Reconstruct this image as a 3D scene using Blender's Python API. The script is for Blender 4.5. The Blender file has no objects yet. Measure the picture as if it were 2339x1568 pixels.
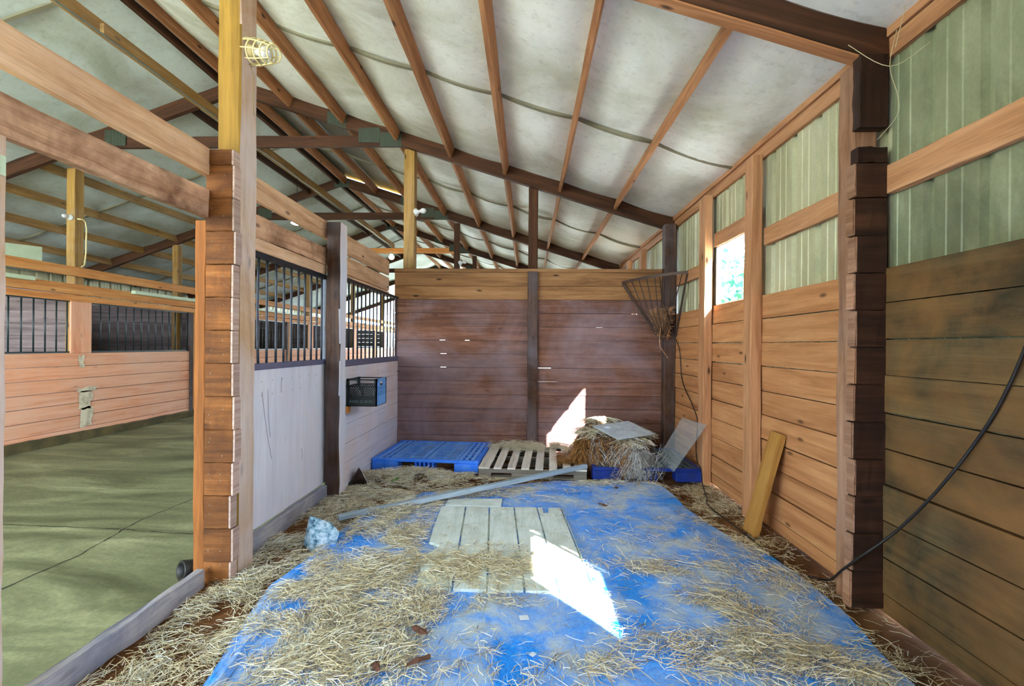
import bpy, bmesh, math, random
import numpy as np
from mathutils import Vector, Matrix, Euler
random.seed(11)
rng = np.random.default_rng(5)
S = bpy.context.scene
COL = S.collection
PI = math.pi

# ------------------------------------------------------------------ helpers
def lin(c):
    return tuple((x/12.92 if x <= .04045 else ((x+.055)/1.055)**2.4) for x in [q/255 for q in c]) + (1.0,)

class MB:
    """collects shapes for ONE mesh; uv: u runs along the grain in metres; rnd: one tone per piece"""
    def __init__(self):
        self.v = []; self.f = []; self.uv = []; self.r = []; self.sm = []
    def poly(self, pts, uvs=None, r=.5, smooth=False):
        b = len(self.v); self.v += [tuple(p) for p in pts]
        self.f.append(tuple(range(b, b+len(pts)))); self.r.append(r); self.sm.append(smooth)
        self.uv += list(uvs) if uvs else [(p[0], p[1]) for p in pts]
    def hexa(self, c, L, W, H, r=None):
        """c: 8 corners, index = i*4+j*2+k along length, width, height"""
        r = random.random() if r is None else r
        ou, ov = random.random()*20, random.random()*20
        b = len(self.v); self.v += [tuple(p) for p in c]
        def q(ids, uvf):
            self.f.append(tuple(b+i for i in ids)); self.r.append(r); self.sm.append(False)
            for i in ids:
                a, j, k = i >> 2, (i >> 1) & 1, i & 1
                u, v = uvf(a*L, j*W, k*H); self.uv.append((u+ou, v+ov))
        q((0, 4, 6, 2), lambda l, w, h: (l, w)); q((1, 3, 7, 5), lambda l, w, h: (l, w+.7))
        q((0, 1, 5, 4), lambda l, w, h: (l, h+1.3)); q((2, 6, 7, 3), lambda l, w, h: (l, h+1.9))
        q((0, 2, 3, 1), lambda l, w, h: (w*.3+5, h+2.5)); q((4, 5, 7, 6), lambda l, w, h: (w*.3+6, h+3.1))
    def box(self, x0, x1, y0, y1, z0, z1, ax='x', r=None):
        R = {'x': ((x0, x1), (y0, y1), (z0, z1)), 'y': ((y0, y1), (x0, x1), (z0, z1)), 'z': ((z0, z1), (x0, x1), (y0, y1))}[ax]
        c = []
        for a in (0, 1):
            for j in (0, 1):
                for k in (0, 1):
                    l, w, h = R[0][a], R[1][j], R[2][k]
                    c.append({'x': (l, w, h), 'y': (w, l, h), 'z': (w, h, l)}[ax])
        self.hexa(c, *[abs(t[1]-t[0]) for t in R], r=r)
    def beam(self, p0, p1, w, h, up=(0, 0, 1), r=None):
        p0, p1 = Vector(p0), Vector(p1); d = (p1-p0).normalized()
        s = d.cross(Vector(up)).normalized(); u = s.cross(d).normalized()
        c = [P + s*(j-.5)*w + u*(k-.5)*h for P in (p0, p1) for j in (0, 1) for k in (0, 1)]
        self.hexa(c, (p1-p0).length, w, h, r)
    def rough(self, p0, p1, w, h, up=(0, 0, 1), n=14, amp=.004, r=None, sd=0):
        """a sawn timber with uneven arrises"""
        rd = random.Random(sd); r = random.random() if r is None else r
        p0, p1 = Vector(p0), Vector(p1); d = (p1-p0).normalized(); L = (p1-p0).length
        s = d.cross(Vector(up)).normalized(); u = s.cross(d).normalized()
        ou, ov = rd.random()*20, rd.random()*20; rings = []
        ch = min(w, h)*.07
        sect = [(-w/2+ch, -h/2), (w/2-ch, -h/2), (w/2, -h/2+ch), (w/2, h/2-ch), (w/2-ch, h/2), (-w/2+ch, h/2), (-w/2, h/2-ch), (-w/2, -h/2+ch)]
        per = [0]
        for i in range(8):
            a, b2 = sect[i], sect[(i+1) % 8]; per.append(per[-1]+math.hypot(b2[0]-a[0], b2[1]-a[1]))
        drift = [0.0]*8
        for i in range(n+1):
            P = p0 + d*(L*i/n); base = len(self.v)
            for j, (a, b2) in enumerate(sect):
                drift[j] = drift[j]*.6 + rd.uniform(-amp, amp)
                k = 0 if i in (0, n) else 1
                self.v.append(tuple(P + s*(a+drift[j]*k) + u*(b2+drift[(j*3+1) % 8]*k)))
            rings.append(base)
        for i in range(n):
            for j in range(8):
                j2 = (j+1) % 8
                self.f.append((rings[i]+j, rings[i]+j2, rings[i+1]+j2, rings[i+1]+j)); self.r.append(r); self.sm.append(False)
                u0, u1 = ou+L*i/n, ou+L*(i+1)/n
                self.uv += [(u0, ov+per[j]), (u0, ov+per[j+1]), (u1, ov+per[j+1]), (u1, ov+per[j])]
        for ring, rev in ((rings[0], True), (rings[-1], False)):
            ids = [ring+j for j in range(8)]
            if rev: ids = ids[::-1]
            self.f.append(tuple(ids)); self.r.append(r); self.sm.append(False)
            self.uv += [(ou+5+.3*sect[(i-ring)][0], ov+sect[(i-ring)][1]*1.0) for i in ids]
    def tube(self, pts, rad, n=8, r=.5, cap=True):
        pts = [Vector(p) for p in pts]; rings = []; L = 0
        t0 = (pts[1]-pts[0]).normalized()
        a = t0.orthogonal().normalized()
        for i, p in enumerate(pts):
            t = (pts[min(i+1, len(pts)-1)]-pts[max(i-1, 0)]).normalized()
            a = (a - t*a.dot(t)); a = a.normalized() if a.length > 1e-6 else t.orthogonal().normalized()
            b = t.cross(a)
            R = rad[i] if isinstance(rad, (list, tuple)) else rad
            base = len(self.v)
            for k in range(n):
                an = 2*PI*k/n; self.v.append(tuple(p + a*math.cos(an)*R + b*math.sin(an)*R))
            rings.append((base, L)); L += (pts[min(i+1, len(pts)-1)]-p).length
        for i in range(len(pts)-1):
            (b0, l0), (b1, l1) = rings[i], rings[i+1]
            for k in range(n):
                k2 = (k+1) % n
                self.f.append((b0+k, b0+k2, b1+k2, b1+k)); self.r.append(r); self.sm.append(True)
                self.uv += [(l0, k*.02), (l0, (k+1)*.02), (l1, (k+1)*.02), (l1, k*.02)]
        if cap:
            for (b0, l0), rev in ((rings[0], True), (rings[-1], False)):
                ids = [b0+k for k in range(n)]
                if rev: ids.reverse()
                self.f.append(tuple(ids)); self.r.append(r); self.sm.append(False); self.uv += [(l0, 0)]*n
    def lathe(self, prof, org, axis, n=20, r=.5):
        """prof: (distance along axis, radius)"""
        org = Vector(org); ax = Vector(axis).normalized(); a = ax.orthogonal().normalized(); b = ax.cross(a)
        rings = []
        for d, R in prof:
            base = len(self.v)
            for k in range(n):
                an = 2*PI*k/n; self.v.append(tuple(org+ax*d+a*math.cos(an)*R+b*math.sin(an)*R))
            rings.append(base)
        for i in range(len(prof)-1):
            for k in range(n):
                k2 = (k+1) % n
                self.f.append((rings[i]+k, rings[i]+k2, rings[i+1]+k2, rings[i+1]+k)); self.r.append(r); self.sm.append(True)
                self.uv += [(prof[i][0], k/n), (prof[i][0], (k+1)/n), (prof[i+1][0], (k+1)/n), (prof[i+1][0], k/n)]
    def build(self, name, mat, parent=None, bevel=0, smooth=None):
        me = bpy.data.meshes.new(name); me.from_pydata(self.v, [], self.f); 
        uvl = me.uv_layers.new(name='grain'); uvl.data.foreach_set('uv', np.array(self.uv, 'f').ravel())
        at = me.attributes.new('rnd', 'FLOAT', 'FACE'); at.data.foreach_set('value', np.array(self.r, 'f'))
        me.polygons.foreach_set('use_smooth', self.sm if smooth is None else [smooth]*len(self.f))
        me.update()
        if len(self.v) < 3.5*len(self.f) and len(self.f) < 30000:
            bm = bmesh.new(); bm.from_mesh(me); bmesh.ops.recalc_face_normals(bm, faces=bm.faces); bm.to_mesh(me); bm.free(); me.update()
        o = bpy.data.objects.new(name, me); me.materials.append(mat); COL.objects.link(o)
        if parent: o.parent = parent
        if bevel:
            m = o.modifiers.new('bevel', 'BEVEL'); m.width = bevel; m.segments = 1; m.limit_method = 'ANGLE'
        return o

def tag(o, label=None, cat=None, group=None, kind=None):
    if label: o['label'] = label
    if cat: o['category'] = cat
    if group: o['group'] = group
    if kind: o['kind'] = kind
    return o
def thing(name, loc, label, cat, group=None):
    o = bpy.data.objects.new(name, None); COL.objects.link(o); o.location = loc; o.empty_display_size = .1
    tag(o, label, cat, group); return o
def part(name, mb, mat, parent, bevel=0, label=None, smooth=None):
    """child mesh given in world coordinates; the parent is a plain translation"""
    o = mb.build(name, mat, None, bevel, smooth)
    t = Vector(parent.location); p = parent.parent
    while p: t = t + Vector(p.location); p = p.parent
    o.data.transform(Matrix.Translation(-t)); o.parent = parent
    if label: o['label'] = label
    return o
def solo(name, mb, mat, label, cat, group=None, bevel=0, kind=None, smooth=None):
    return tag(mb.build(name, mat, None, bevel, smooth), label, cat, group, kind)
def struct(name, mb, mat, label=None, bevel=0, smooth=None):
    return tag(mb.build(name, mat, None, bevel, smooth), label, kind='structure')
def vnoise(x, y, sc, seed):
    """smooth value noise on numpy arrays, 0..1"""
    g = np.random.default_rng(seed).random((64, 64))
    X, Y = np.asarray(x)*sc+100, np.asarray(y)*sc+100
    i, j = np.floor(X).astype(int), np.floor(Y).astype(int); fx, fy = X-i, Y-j
    fx = fx*fx*(3-2*fx); fy = fy*fy*(3-2*fy); i %= 64; j %= 64; i2, j2 = (i+1) % 64, (j+1) % 64
    return (g[i, j]*(1-fx)+g[i2, j]*fx)*(1-fy)+(g[i, j2]*(1-fx)+g[i2, j2]*fx)*fy

# ------------------------------------------------------------------ materials
class NT:
    def __init__(self, name):
        self.m = bpy.data.materials.new(name); self.m.use_nodes = True; self.t = self.m.node_tree; self.n = self.t.nodes
        self.n.clear(); self.out = self.n.new('ShaderNodeOutputMaterial'); self.bs = self.n.new('ShaderNodeBsdfPrincipled')
        self.l(self.bs.outputs[0], self.out.inputs[0])
    def l(self, a, b): self.t.links.new(a, b)
    def new(self, ty, **kw):
        x = self.n.new(ty)
        for k, v in kw.items(): setattr(x, k, v)
        return x
    def math(self, op, a, b=None, c=None, clamp=False):
        x = self.new('ShaderNodeMath', operation=op, use_clamp=clamp)
        for i, q in enumerate((a, b, c)):
            if q is None: continue
            if isinstance(q, (int, float)): x.inputs[i].default_value = q
            else: self.l(q, x.inputs[i])
        return x.outputs[0]
    def mix(self, fac, a, b, blend='MIX'):
        x = self.new('ShaderNodeMix', data_type='RGBA', blend_type=blend)
        for i, q in ((0, fac), (6, a), (7, b)):
            if isinstance(q, (int, float, tuple)): x.inputs[i].default_value = q
            else: self.l(q, x.inputs[i])
        return x.outputs[2]
    def coord(self, which, scale=(1, 1, 1)):
        c = self.new('ShaderNodeTexCoord'); m = self.new('ShaderNodeMapping'); m.inputs['Scale'].default_value = scale
        self.l(c.outputs[which], m.inputs[0]); return m.outputs[0]
    def noise(self, vec, scale, detail=4, rough=.55, dist=0):
        x = self.new('ShaderNodeTexNoise'); x.inputs['Scale'].default_value = scale; x.inputs['Detail'].default_value = detail
        x.inputs['Roughness'].default_value = rough; x.inputs['Distortion'].default_value = dist
        if vec is not None: self.l(vec, x.inputs['Vector'])
        return x.outputs[0]
    def ramp(self, fac, stops, interp='LINEAR'):
        x = self.new('ShaderNodeValToRGB'); x.color_ramp.interpolation = interp; e = x.color_ramp.elements
        while len(e) < len(stops): e.new(.5)
        for i, (p, c) in enumerate(stops):
            e[i].position = p; e[i].color = c if isinstance(c, tuple) else (c, c, c, 1)
        self.l(fac, x.inputs[0]); return x.outputs[0]
    def bump(self, h, s=.3, d=.01):
        x = self.new('ShaderNodeBump'); x.inputs['Strength'].default_value = s; x.inputs['Distance'].default_value = d
        self.l(h, x.inputs['Height']); self.l(x.outputs[0], self.bs.inputs['Normal'])
    def set(self, col=None, rough=None, metal=None, spec=None):
        for k, v in (('Base Color', col), ('Roughness', rough), ('Metallic', metal), ('Specular IOR Level', spec)):
            if v is None: continue
            if isinstance(v, (int, float, tuple)): self.bs.inputs[k].default_value = v
            else: self.l(v, self.bs.inputs[k])

def wood(name, dark, mid, light, gs=1.0, var=.35, knots=.7, dust=None, dust_amt=0., dust_scale=1.2, rough=.75, stain=None, stain_amt=.0, stain_scale=.9, fine=.35, bump=.35):
    t = NT(name)
    uv = t.new('ShaderNodeUVMap', uv_map='grain').outputs[0]
    def mp(sx, sy):
        m = t.new('ShaderNodeMapping'); m.inputs['Scale'].default_value = (sx, sy, 1); t.l(uv, m.inputs[0]); return m.outputs[0]
    rnd = t.new('ShaderNodeAttribute', attribute_name='rnd').outputs['Fac']
    g = t.noise(mp(.9*gs, 13*gs), 1.0, 5, .6, .9)
    f = t.noise(mp(5*gs, 120*gs), 1.0, 3, .6, .3)
    col = t.ramp(g, [(.25, lin(dark)), (.5, lin(mid)), (.78, lin(light))])
    fr = t.ramp(f, [(.32, .4), (.62, 1.0)])
    col = t.mix(fine, col, fr, 'MULTIPLY')
    vo = t.new('ShaderNodeTexVoronoi', voronoi_dimensions='2D'); vo.inputs['Scale'].default_value = 1.0
    t.l(mp(1.5, 4.2), vo.inputs['Vector'])
    k = t.ramp(vo.outputs['Distance'], [(.03, 1.0), (.08, .0)])
    sc_ = t.new('ShaderNodeSeparateColor'); t.l(vo.outputs['Color'], sc_.inputs[0])
    k = t.math('MULTIPLY', k, t.math('GREATER_THAN', sc_.outputs[0], .62))
    col = t.mix(t.math('MULTIPLY', k, knots), col, lin([q*.38 for q in dark]))
    hs = t.new('ShaderNodeHueSaturation'); t.l(col, hs.inputs['Color'])
    t.l(t.math('MULTIPLY_ADD', rnd, var, 1-var*.5), hs.inputs['Value'])
    col = hs.outputs[0]
    if stain:
        n = t.noise(t.coord('Object'), stain_scale, 5, .62, .4)
        col = t.mix(t.math('MULTIPLY', t.ramp(n, [(.42, 0.), (.66, 1.)]), stain_amt), col, lin(stain))
    if dust:
        n2 = t.noise(t.coord('Object'), dust_scale, 6, .65, .6)
        col = t.mix(t.math('MULTIPLY', t.ramp(n2, [(.38, 0.), (.7, 1.)]), dust_amt), col, lin(dust))
    t.set(col, rough, spec=.25)
    t.bump(t.math('ADD', t.math('MULTIPLY', f, .5), g), bump, .004)
    return t.m

def plain(name, col, rough=.5, metal=0, col2=None, sc=6, amt=.5, bump=0, spec=.4):
    t = NT(name); c = lin(col)
    n = t.noise(t.coord('Object'), sc, 5, .6)
    c2 = lin(col2) if col2 else lin([q*.7 for q in col])
    t.set(t.mix(t.math('MULTIPLY', t.ramp(n, [(.4, 0.), (.7, 1.)]), amt), c, c2), rough, metal, spec)
    if bump: t.bump(n, bump, .01)
    return t.m

M = {}
M['pine'] = wood('yellow_pine', (108, 78, 36), (152, 116, 58), (184, 148, 84), knots=.8, dust=(186, 166, 150), dust_amt=.3)
M['post'] = wood('olive_post', (88, 64, 18), (132, 100, 34), (164, 128, 54), stain=(150, 112, 44), stain_amt=.5, dust=(112, 84, 34), dust_amt=.4)
M['weathered'] = wood('weathered_lit_post', (150, 118, 88), (198, 164, 130), (222, 196, 168), stain=(170, 124, 76), stain_amt=.5, stain_scale=.7, dust=(226, 222, 232), dust_amt=.75, dust_scale=.8)  # weathered wood, paled further for light from the windows
M['dkpost'] = wood('dark_post', (44, 28, 16), (76, 48, 28), (108, 74, 46), stain=(30, 18, 10), stain_amt=.6, dust=(150, 150, 165), dust_amt=.25)
M['purlin'] = wood('purlin', (122, 78, 48), (170, 116, 76), (204, 150, 106), var=.3, knots=.9)
M['rafter'] = wood('rafter', (38, 22, 12), (66, 39, 23), (94, 60, 37), knots=.7, var=.3)
M['plank'] = wood('plank', (174, 130, 96), (218, 178, 142), (236, 204, 176), knots=.75, stain=(120, 70, 38), stain_amt=.35)
M['worn'] = wood('worn_plank', (146, 100, 70), (212, 168, 136), (230, 194, 166), knots=.7, stain=(84, 46, 24), stain_amt=.85, stain_scale=2.2)
M['jamb'] = wood('jamb', (84, 48, 18), (128, 76, 32), (156, 100, 48))
M['stub'] = wood('stub_board', (70, 40, 17), (120, 72, 31), (158, 101, 50), var=.55, stain=(70, 36, 16), stain_amt=.6, stain_scale=5, bump=.8)
M['stubshade'] = wood('stub_in_shade', (28, 17, 10), (54, 32, 20), (82, 51, 33), var=.5, stain=(36, 20, 12), stain_amt=.7, stain_scale=2, bump=.8)  # shade on the stub's front painted into the wood
M['endgrain'] = wood('end_grain', (150, 118, 104), (186, 158, 146), (206, 186, 176), gs=3, knots=0)
M['rwall'] = wood('right_boards', (150, 96, 58), (190, 134, 88), (212, 160, 112), var=.22, knots=.8, dust=(150, 92, 50), dust_amt=.3, fine=.25)
M['rgirt'] = wood('right_girt', (148, 98, 64), (186, 134, 94), (208, 158, 118), var=.15, knots=.9)
M['moldy'] = wood('moldy_boards', (46, 38, 24), (80, 68, 44), (108, 92, 62), var=.35, knots=.3, stain=(34, 32, 22), stain_amt=.85, stain_scale=2.3, dust=(134, 94, 50), dust_amt=.7, dust_scale=1.7, fine=.5)
M['bwall'] = wood('back_boards', (78, 48, 36), (120, 80, 62), (152, 108, 88), var=.34, knots=.5, stain=(96, 70, 68), stain_amt=.5, dust=(168, 152, 164), dust_amt=.5, dust_scale=.9, fine=.45)
M['bwtop'] = wood('back_boards_top', (108, 74, 44), (150, 108, 70), (176, 134, 94), var=.25, knots=.9)
M['lpaint'] = wood('pale_lit_boards', (206, 196, 200), (228, 218, 224), (236, 232, 240), var=.12, knots=.25, stain=(216, 178, 160), stain_amt=.5, dust=(196, 212, 238), dust_amt=.6, fine=.2)  # pinkish paint, brightened and blued for the window light
M['ply'] = wood('blue_lit_plywood', (206, 204, 216), (228, 226, 238), (238, 238, 246), gs=.5, var=.05, knots=.15, stain=(232, 208, 204), stain_amt=.55, stain_scale=1.3, dust=(204, 218, 240), dust_amt=.6, fine=.2)  # dust-coated plywood, tinted pale blue for the window light
M['salmon'] = wood('salmon_boards', (218, 136, 98), (240, 172, 134), (246, 194, 164), var=.18, knots=.35, stain=(226, 184, 162), stain_amt=.7, stain_scale=.7, fine=.15)
M['orange'] = wood('orange_plank', (186, 112, 56), (216, 148, 84), (228, 172, 110), var=.25, knots=.7)
M['dimwood'] = wood('dim_boards', (84, 74, 76), (124, 108, 108), (150, 134, 136), var=.35, knots=.4)
M['threshold'] = wood('threshold', (130, 126, 130), (170, 164, 168), (196, 192, 192), knots=.4, stain=(110, 116, 140), stain_amt=.7, stain_scale=3)
M['greyslat'] = wood('grey_slat', (192, 182, 168), (222, 214, 202), (238, 232, 224), knots=.5, var=.2)
M['greystr'] = wood('grey_stringer', (96, 88, 78), (128, 120, 108), (150, 142, 130), knots=.3)
M['bluestrip'] = wood('weathered_strip', (118, 134, 146), (152, 168, 180), (182, 196, 206), knots=.3, fine=.4)
M['panel'] = wood('white_siding', (196, 210, 206), (220, 230, 226), (232, 240, 238), gs=1.3, var=.05, knots=.05, stain=(170, 176, 166), stain_amt=.5, stain_scale=4, fine=.3, bump=.15)
M['lean'] = wood('lean_board', (140, 92, 38), (184, 134, 64), (204, 158, 88), knots=.4, stain=(120, 76, 36), stain_amt=.4)
M['steel'] = plain('blue_grey_steel', (112, 112, 140), .5, .3, (80, 84, 110), 14)
M['bar'] = plain('black_bar', (34, 38, 48), .38, .4, (54, 62, 78), 20, spec=.5)
M['barfar'] = plain('dark_bar_far', (22, 36, 40), .4, .3, (40, 70, 74), 20, spec=.5)
M['galv'] = plain('galvanised', (150, 156, 150), .45, .7, (110, 116, 108), 10)
M['plate'] = plain('nail_plate', (62, 70, 58), .65, .3, (40, 44, 36), 30)
M['mint'] = plain('mint_track', (196, 214, 186), .5, 0, (176, 196, 166), 8)
M['blue'] = plain('blue_plastic', (36, 122, 250), .42, 0, (92, 154, 250), 7, .7)
M['slatblue'] = plain('pale_blue_slats', (96, 160, 250), .45, 0, (140, 186, 250), 9, .7)
M['dkblue'] = plain('dark_blue_plastic', (14, 44, 132), .45, 0, (14, 36, 76), 7, .6)
M['slatgreen'] = plain('dusty_slats', (84, 110, 104), .6, 0, (40, 70, 100), 7, .6)
M['crate'] = plain('dark_crate', (20, 30, 30), .4, 0, (32, 44, 44), 10)
M['crate_lit'] = plain('blue_lit_crate', (104, 162, 226), .4, 0, (74, 130, 204), 10)  # blue light on the crate's side painted in
M['lettering'] = plain('crate_lettering', (104, 128, 128), .5)
M['white'] = plain('white_plastic', (226, 230, 232), .4, 0, (206, 210, 214), 12)
M['ivory'] = plain('ivory_plastic', (206, 190, 138), .4, 0, (176, 158, 106), 12)
M['bulb'] = plain('frosted_bulb', (206, 204, 206), .35, 0, (196, 194, 198), 3)
M['trimwhite'] = plain('white_trim', (232, 234, 238), .5, 0, (206, 210, 216), 9)
M['black'] = plain('black_cable', (26, 24, 22), .5)
M['dkmetal'] = plain('dark_metal', (66, 52, 46), .45, .7, (34, 26, 24), 8)
M['iron'] = plain('rusty_iron', (92, 76, 70), .6, .5, (64, 46, 38), 14)
M['rim'] = plain('bright_rim', (200, 206, 212), .3, .8)
M['twig'] = plain('dry_twigs', (206, 160, 116), .8, 0, (110, 70, 48), 14, .8)
M['leaf'] = plain('dead_leaf', (96, 62, 48), .8, 0, (62, 40, 34), 20)
M['greenleaf'] = plain('green_leaf', (86, 128, 60), .7, 0, (66, 104, 44), 20)
M['paper'] = plain('paper_scrap', (214, 220, 230), .8, 0, (196, 204, 216), 12)
M['web'] = plain('cobweb', (198, 188, 150), .9)
M['splash'] = plain('whitewash', (226, 214, 188), .9, 0, (120, 104, 78), 9, .7)
M['cracked'] = wood('cracked_post', (96, 66, 46), (152, 110, 82), (188, 146, 118), gs=1.4, knots=.3, stain=(110, 74, 50), stain_amt=.6, dust=(178, 150, 134), dust_amt=.35, fine=.5)
M['bark'] = plain('bark', (104, 88, 70), .9, 0, (70, 58, 46), 14, .7)

def mk_foliage():
    t = NT('leaves'); r = t.new('ShaderNodeAttribute', attribute_name='rnd').outputs['Fac']
    t.set(t.ramp(r, [(0, lin((30, 92, 84))), (.5, lin((60, 130, 100))), (1, lin((130, 170, 120)))]), .6); return t.m
M['foliage'] = mk_foliage()

def mk_straw(name, cols):
    t = NT(name); r = t.new('ShaderNodeAttribute', attribute_name='rnd').outputs['Fac']
    t.set(t.ramp(r, [(i/(len(cols)-1), lin(c)) for i, c in enumerate(cols)]), .7, spec=.3); return t.m
M['straw'] = mk_straw('straw', [(96, 78, 62), (162, 142, 110), (208, 192, 150), (226, 214, 178), (238, 232, 214), (222, 228, 226)])
M['hayb'] = mk_straw('brown_hay', [(62, 38, 18), (112, 70, 32), (166, 112, 56), (196, 150, 90)])
M['haycore'] = mk_straw('hay_core', [(40, 24, 12), (74, 46, 22), (104, 68, 34)])
M['haygrey'] = mk_straw('grey_hay', [(120, 108, 98), (168, 160, 150), (196, 198, 196), (210, 218, 224)])

def mk_siding(name, cs, grime):
    t = NT(name)
    n = t.noise(t.coord('Object', (1, 1, .35)), 2.2, 6, .65)
    f = t.noise(t.coord('Object'), 60, 2, .5); g = t.noise(t.coord('Object', (1, 1, .6)), 1.3, 7, .7, .6)
    c = t.ramp(n, [(.3, lin(cs[0])), (.55, lin(cs[1])), (.8, lin(cs[2]))])
    c = t.mix(t.math('MULTIPLY', t.ramp(g, [(.42, 0.), (.66, 1.)]), grime), c, lin([q*.6 for q in cs[0]]))
    t.set(t.mix(.3, c, t.ramp(f, [(.3, .65), (.7, 1.)]), 'MULTIPLY'), .45, .1, .4); return t.m
M['siding'] = mk_siding('pale_green_siding', ((160, 160, 122), (198, 196, 160), (218, 216, 188)), .4)
M['siding_near'] = mk_siding('grimy_green_siding', ((104, 112, 84), (142, 148, 116), (176, 180, 150)), .65)

def mk_sheet(name, k):
    t = NT(name)
    co = t.coord('Object')
    n = t.noise(co, .9, 6, .6, .5); f = t.noise(co, 16, 4, .7)
    c = t.ramp(n, [(.34, lin([196*k[0], 198*k[1], 184*k[2]])), (.55, lin([240*k[0], 243*k[1], 240*k[2]])), (.75, lin([250*k[0], 252*k[1], 251*k[2]]))])
    sp = t.ramp(f, [(.24, .5), (.46, 1.)])
    t.set(t.mix(.5, c, sp, 'MULTIPLY'), .55, spec=.35)
    t.bump(t.math('ADD', t.noise(co, 2.5, 3), t.math('MULTIPLY', f, .1)), .35, .05); return t.m
M['sheet'] = mk_sheet('white_vinyl_sheet', (1, 1, 1)); M['sheetleft'] = mk_sheet('cool_lit_vinyl_sheet', (.86, .90, .93))  # left copy has the cool cast of the light mixed in
M['seam'] = plain('sheet_seam', (126, 122, 104), .7, 0, (96, 92, 76), 6)

def mk_skylight():
    t = NT('yellow_skylight'); t.n.remove(t.bs)
    tr = t.new('ShaderNodeBsdfTranslucent'); tr.inputs[0].default_value = lin((214, 160, 62))
    di = t.new('ShaderNodeBsdfDiffuse'); di.inputs[0].default_value = lin((214, 186, 120))
    mx = t.new('ShaderNodeMixShader'); mx.inputs[0].default_value = .25
    t.l(tr.outputs[0], mx.inputs[1]); t.l(di.outputs[0], mx.inputs[2]); t.l(mx.outputs[0], t.out.inputs[0]); return t.m
M['skylight'] = mk_skylight()

def mk_dirt():
    t = NT('packed_dirt'); co = t.coord('Object')
    n = t.noise(co, 1.6, 6, .65, .4); f = t.noise(co, 30, 5, .7)
    c = t.ramp(n, [(.28, lin((58, 36, 20))), (.46, lin((104, 66, 38))), (.62, lin((136, 96, 62))), (.8, lin((170, 142, 114)))])
    t.set(t.mix(.5, c, t.ramp(f, [(.3, .55), (.7, 1.)]), 'MULTIPLY'), .95, spec=.1)
    t.bump(t.math('ADD', n, t.math('MULTIPLY', f, .4)), .6, .04); return t.m
M['dirt'] = mk_dirt()

def mk_concrete():
    t = NT('aisle_concrete'); co = t.coord('Object', (.55, 2.2, 1))
    n = t.noise(co, 1.1, 7, .66, .8); f = t.noise(t.coord('Object'), 45, 4, .7)
    c = t.ramp(n, [(.3, lin((66, 70, 46))), (.46, lin((112, 116, 84))), (.6, lin((144, 146, 110))), (.76, lin((184, 182, 146)))])
    t.set(t.mix(.6, c, t.ramp(f, [(.32, .5), (.68, 1.)]), 'MULTIPLY'), t.ramp(n, [(.3, .5), (.7, .8)]), spec=.4)
    t.bump(n, .15, .02); return t.m
M['concrete'] = mk_concrete()
M['crack'] = plain('joint_dark', (58, 54, 36), .9)
M['mud'] = plain('mud_strip', (74, 66, 40), .95, 0, (110, 96, 56), 5, .8, bump=.6)

def mk_tarp():
    t = NT('blue_tarp'); co = t.coord('Object')
    n = t.noise(co, 2.6, 8, .72, .5); n2 = t.noise(t.coord('Object', (1.6, .8, 1)), 1.0, 6, .7, .3)
    f = t.noise(co, 70, 3, .6)
    blue = t.ramp(f, [(.3, lin((4, 116, 232))), (.6, lin((14, 150, 252))), (.8, lin((88, 186, 254)))])
    d = t.math('MULTIPLY', t.ramp(n, [(.39, 0.), (.59, 1.)]), t.ramp(n2, [(.34, .12), (.52, .92)]))
    t.set(t.mix(d, blue, lin((186, 196, 200))), t.ramp(n, [(.4, .38), (.6, .75)]), spec=.5)
    t.bump(t.math('ADD', t.noise(co, 9, 5, .7), t.math('MULTIPLY', f, .12)), .5, .02); return t.m
M['tarp'] = mk_tarp()

def mk_rock():
    t = NT('broken_block'); co = t.coord('Object')
    n = t.noise(co, 22, 6, .7)
    t.set(t.ramp(n, [(.36, lin((36, 62, 78))), (.47, lin((120, 156, 176))), (.66, lin((208, 218, 228)))]), .9, spec=.2)
    t.bump(n, .7, .02); return t.m
M['rock'] = mk_rock()

def mk_acrylic(name, dust):
    t = NT(name); co = t.coord('Object')
    t.set(lin((214, 222, 228)), .12, spec=.6)
    tr = t.new('ShaderNodeBsdfTransparent'); tr.inputs[0].default_value = (.93, .95, .96, 1)
    mx = t.new('ShaderNodeMixShader'); n = t.noise(co, 8, 6, .7)
    t.l(t.math('MULTIPLY', t.ramp(n, [(.3, .55), (.7, 1.)]), dust), mx.inputs[0])
    t.l(tr.outputs[0], mx.inputs[1]); t.l(t.bs.outputs[0], mx.inputs[2]); t.l(mx.outputs[0], t.out.inputs[0]); return t.m
M['acrylic'] = mk_acrylic('dusty_acrylic', .75)
M['acrylic2'] = mk_acrylic('smoky_acrylic', .26)

def mk_bounce_ground():
    t = NT('pale_bounce_ground'); n = t.noise(t.coord('Object'), 1.5, 6, .7)
    t.set(t.ramp(n, [(.3, lin((172, 168, 148))), (.6, lin((196, 192, 174))), (.8, lin((214, 208, 190)))]), .95, spec=.1); return t.m  # ground kept pale to throw light up to the ceiling
M['bounce_ground'] = mk_bounce_ground()
def mk_glow(name, col, st):
    t = NT(name); t.set(lin(col), .4); t.bs.inputs['Emission Color'].default_value = lin(col); t.bs.inputs['Emission Strength'].default_value = st; return t.m
M['lit'] = mk_glow('lit_lamp', (255, 252, 240), 14)
M['litwarm'] = mk_glow('lit_bulb', (255, 240, 190), 5)

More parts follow.
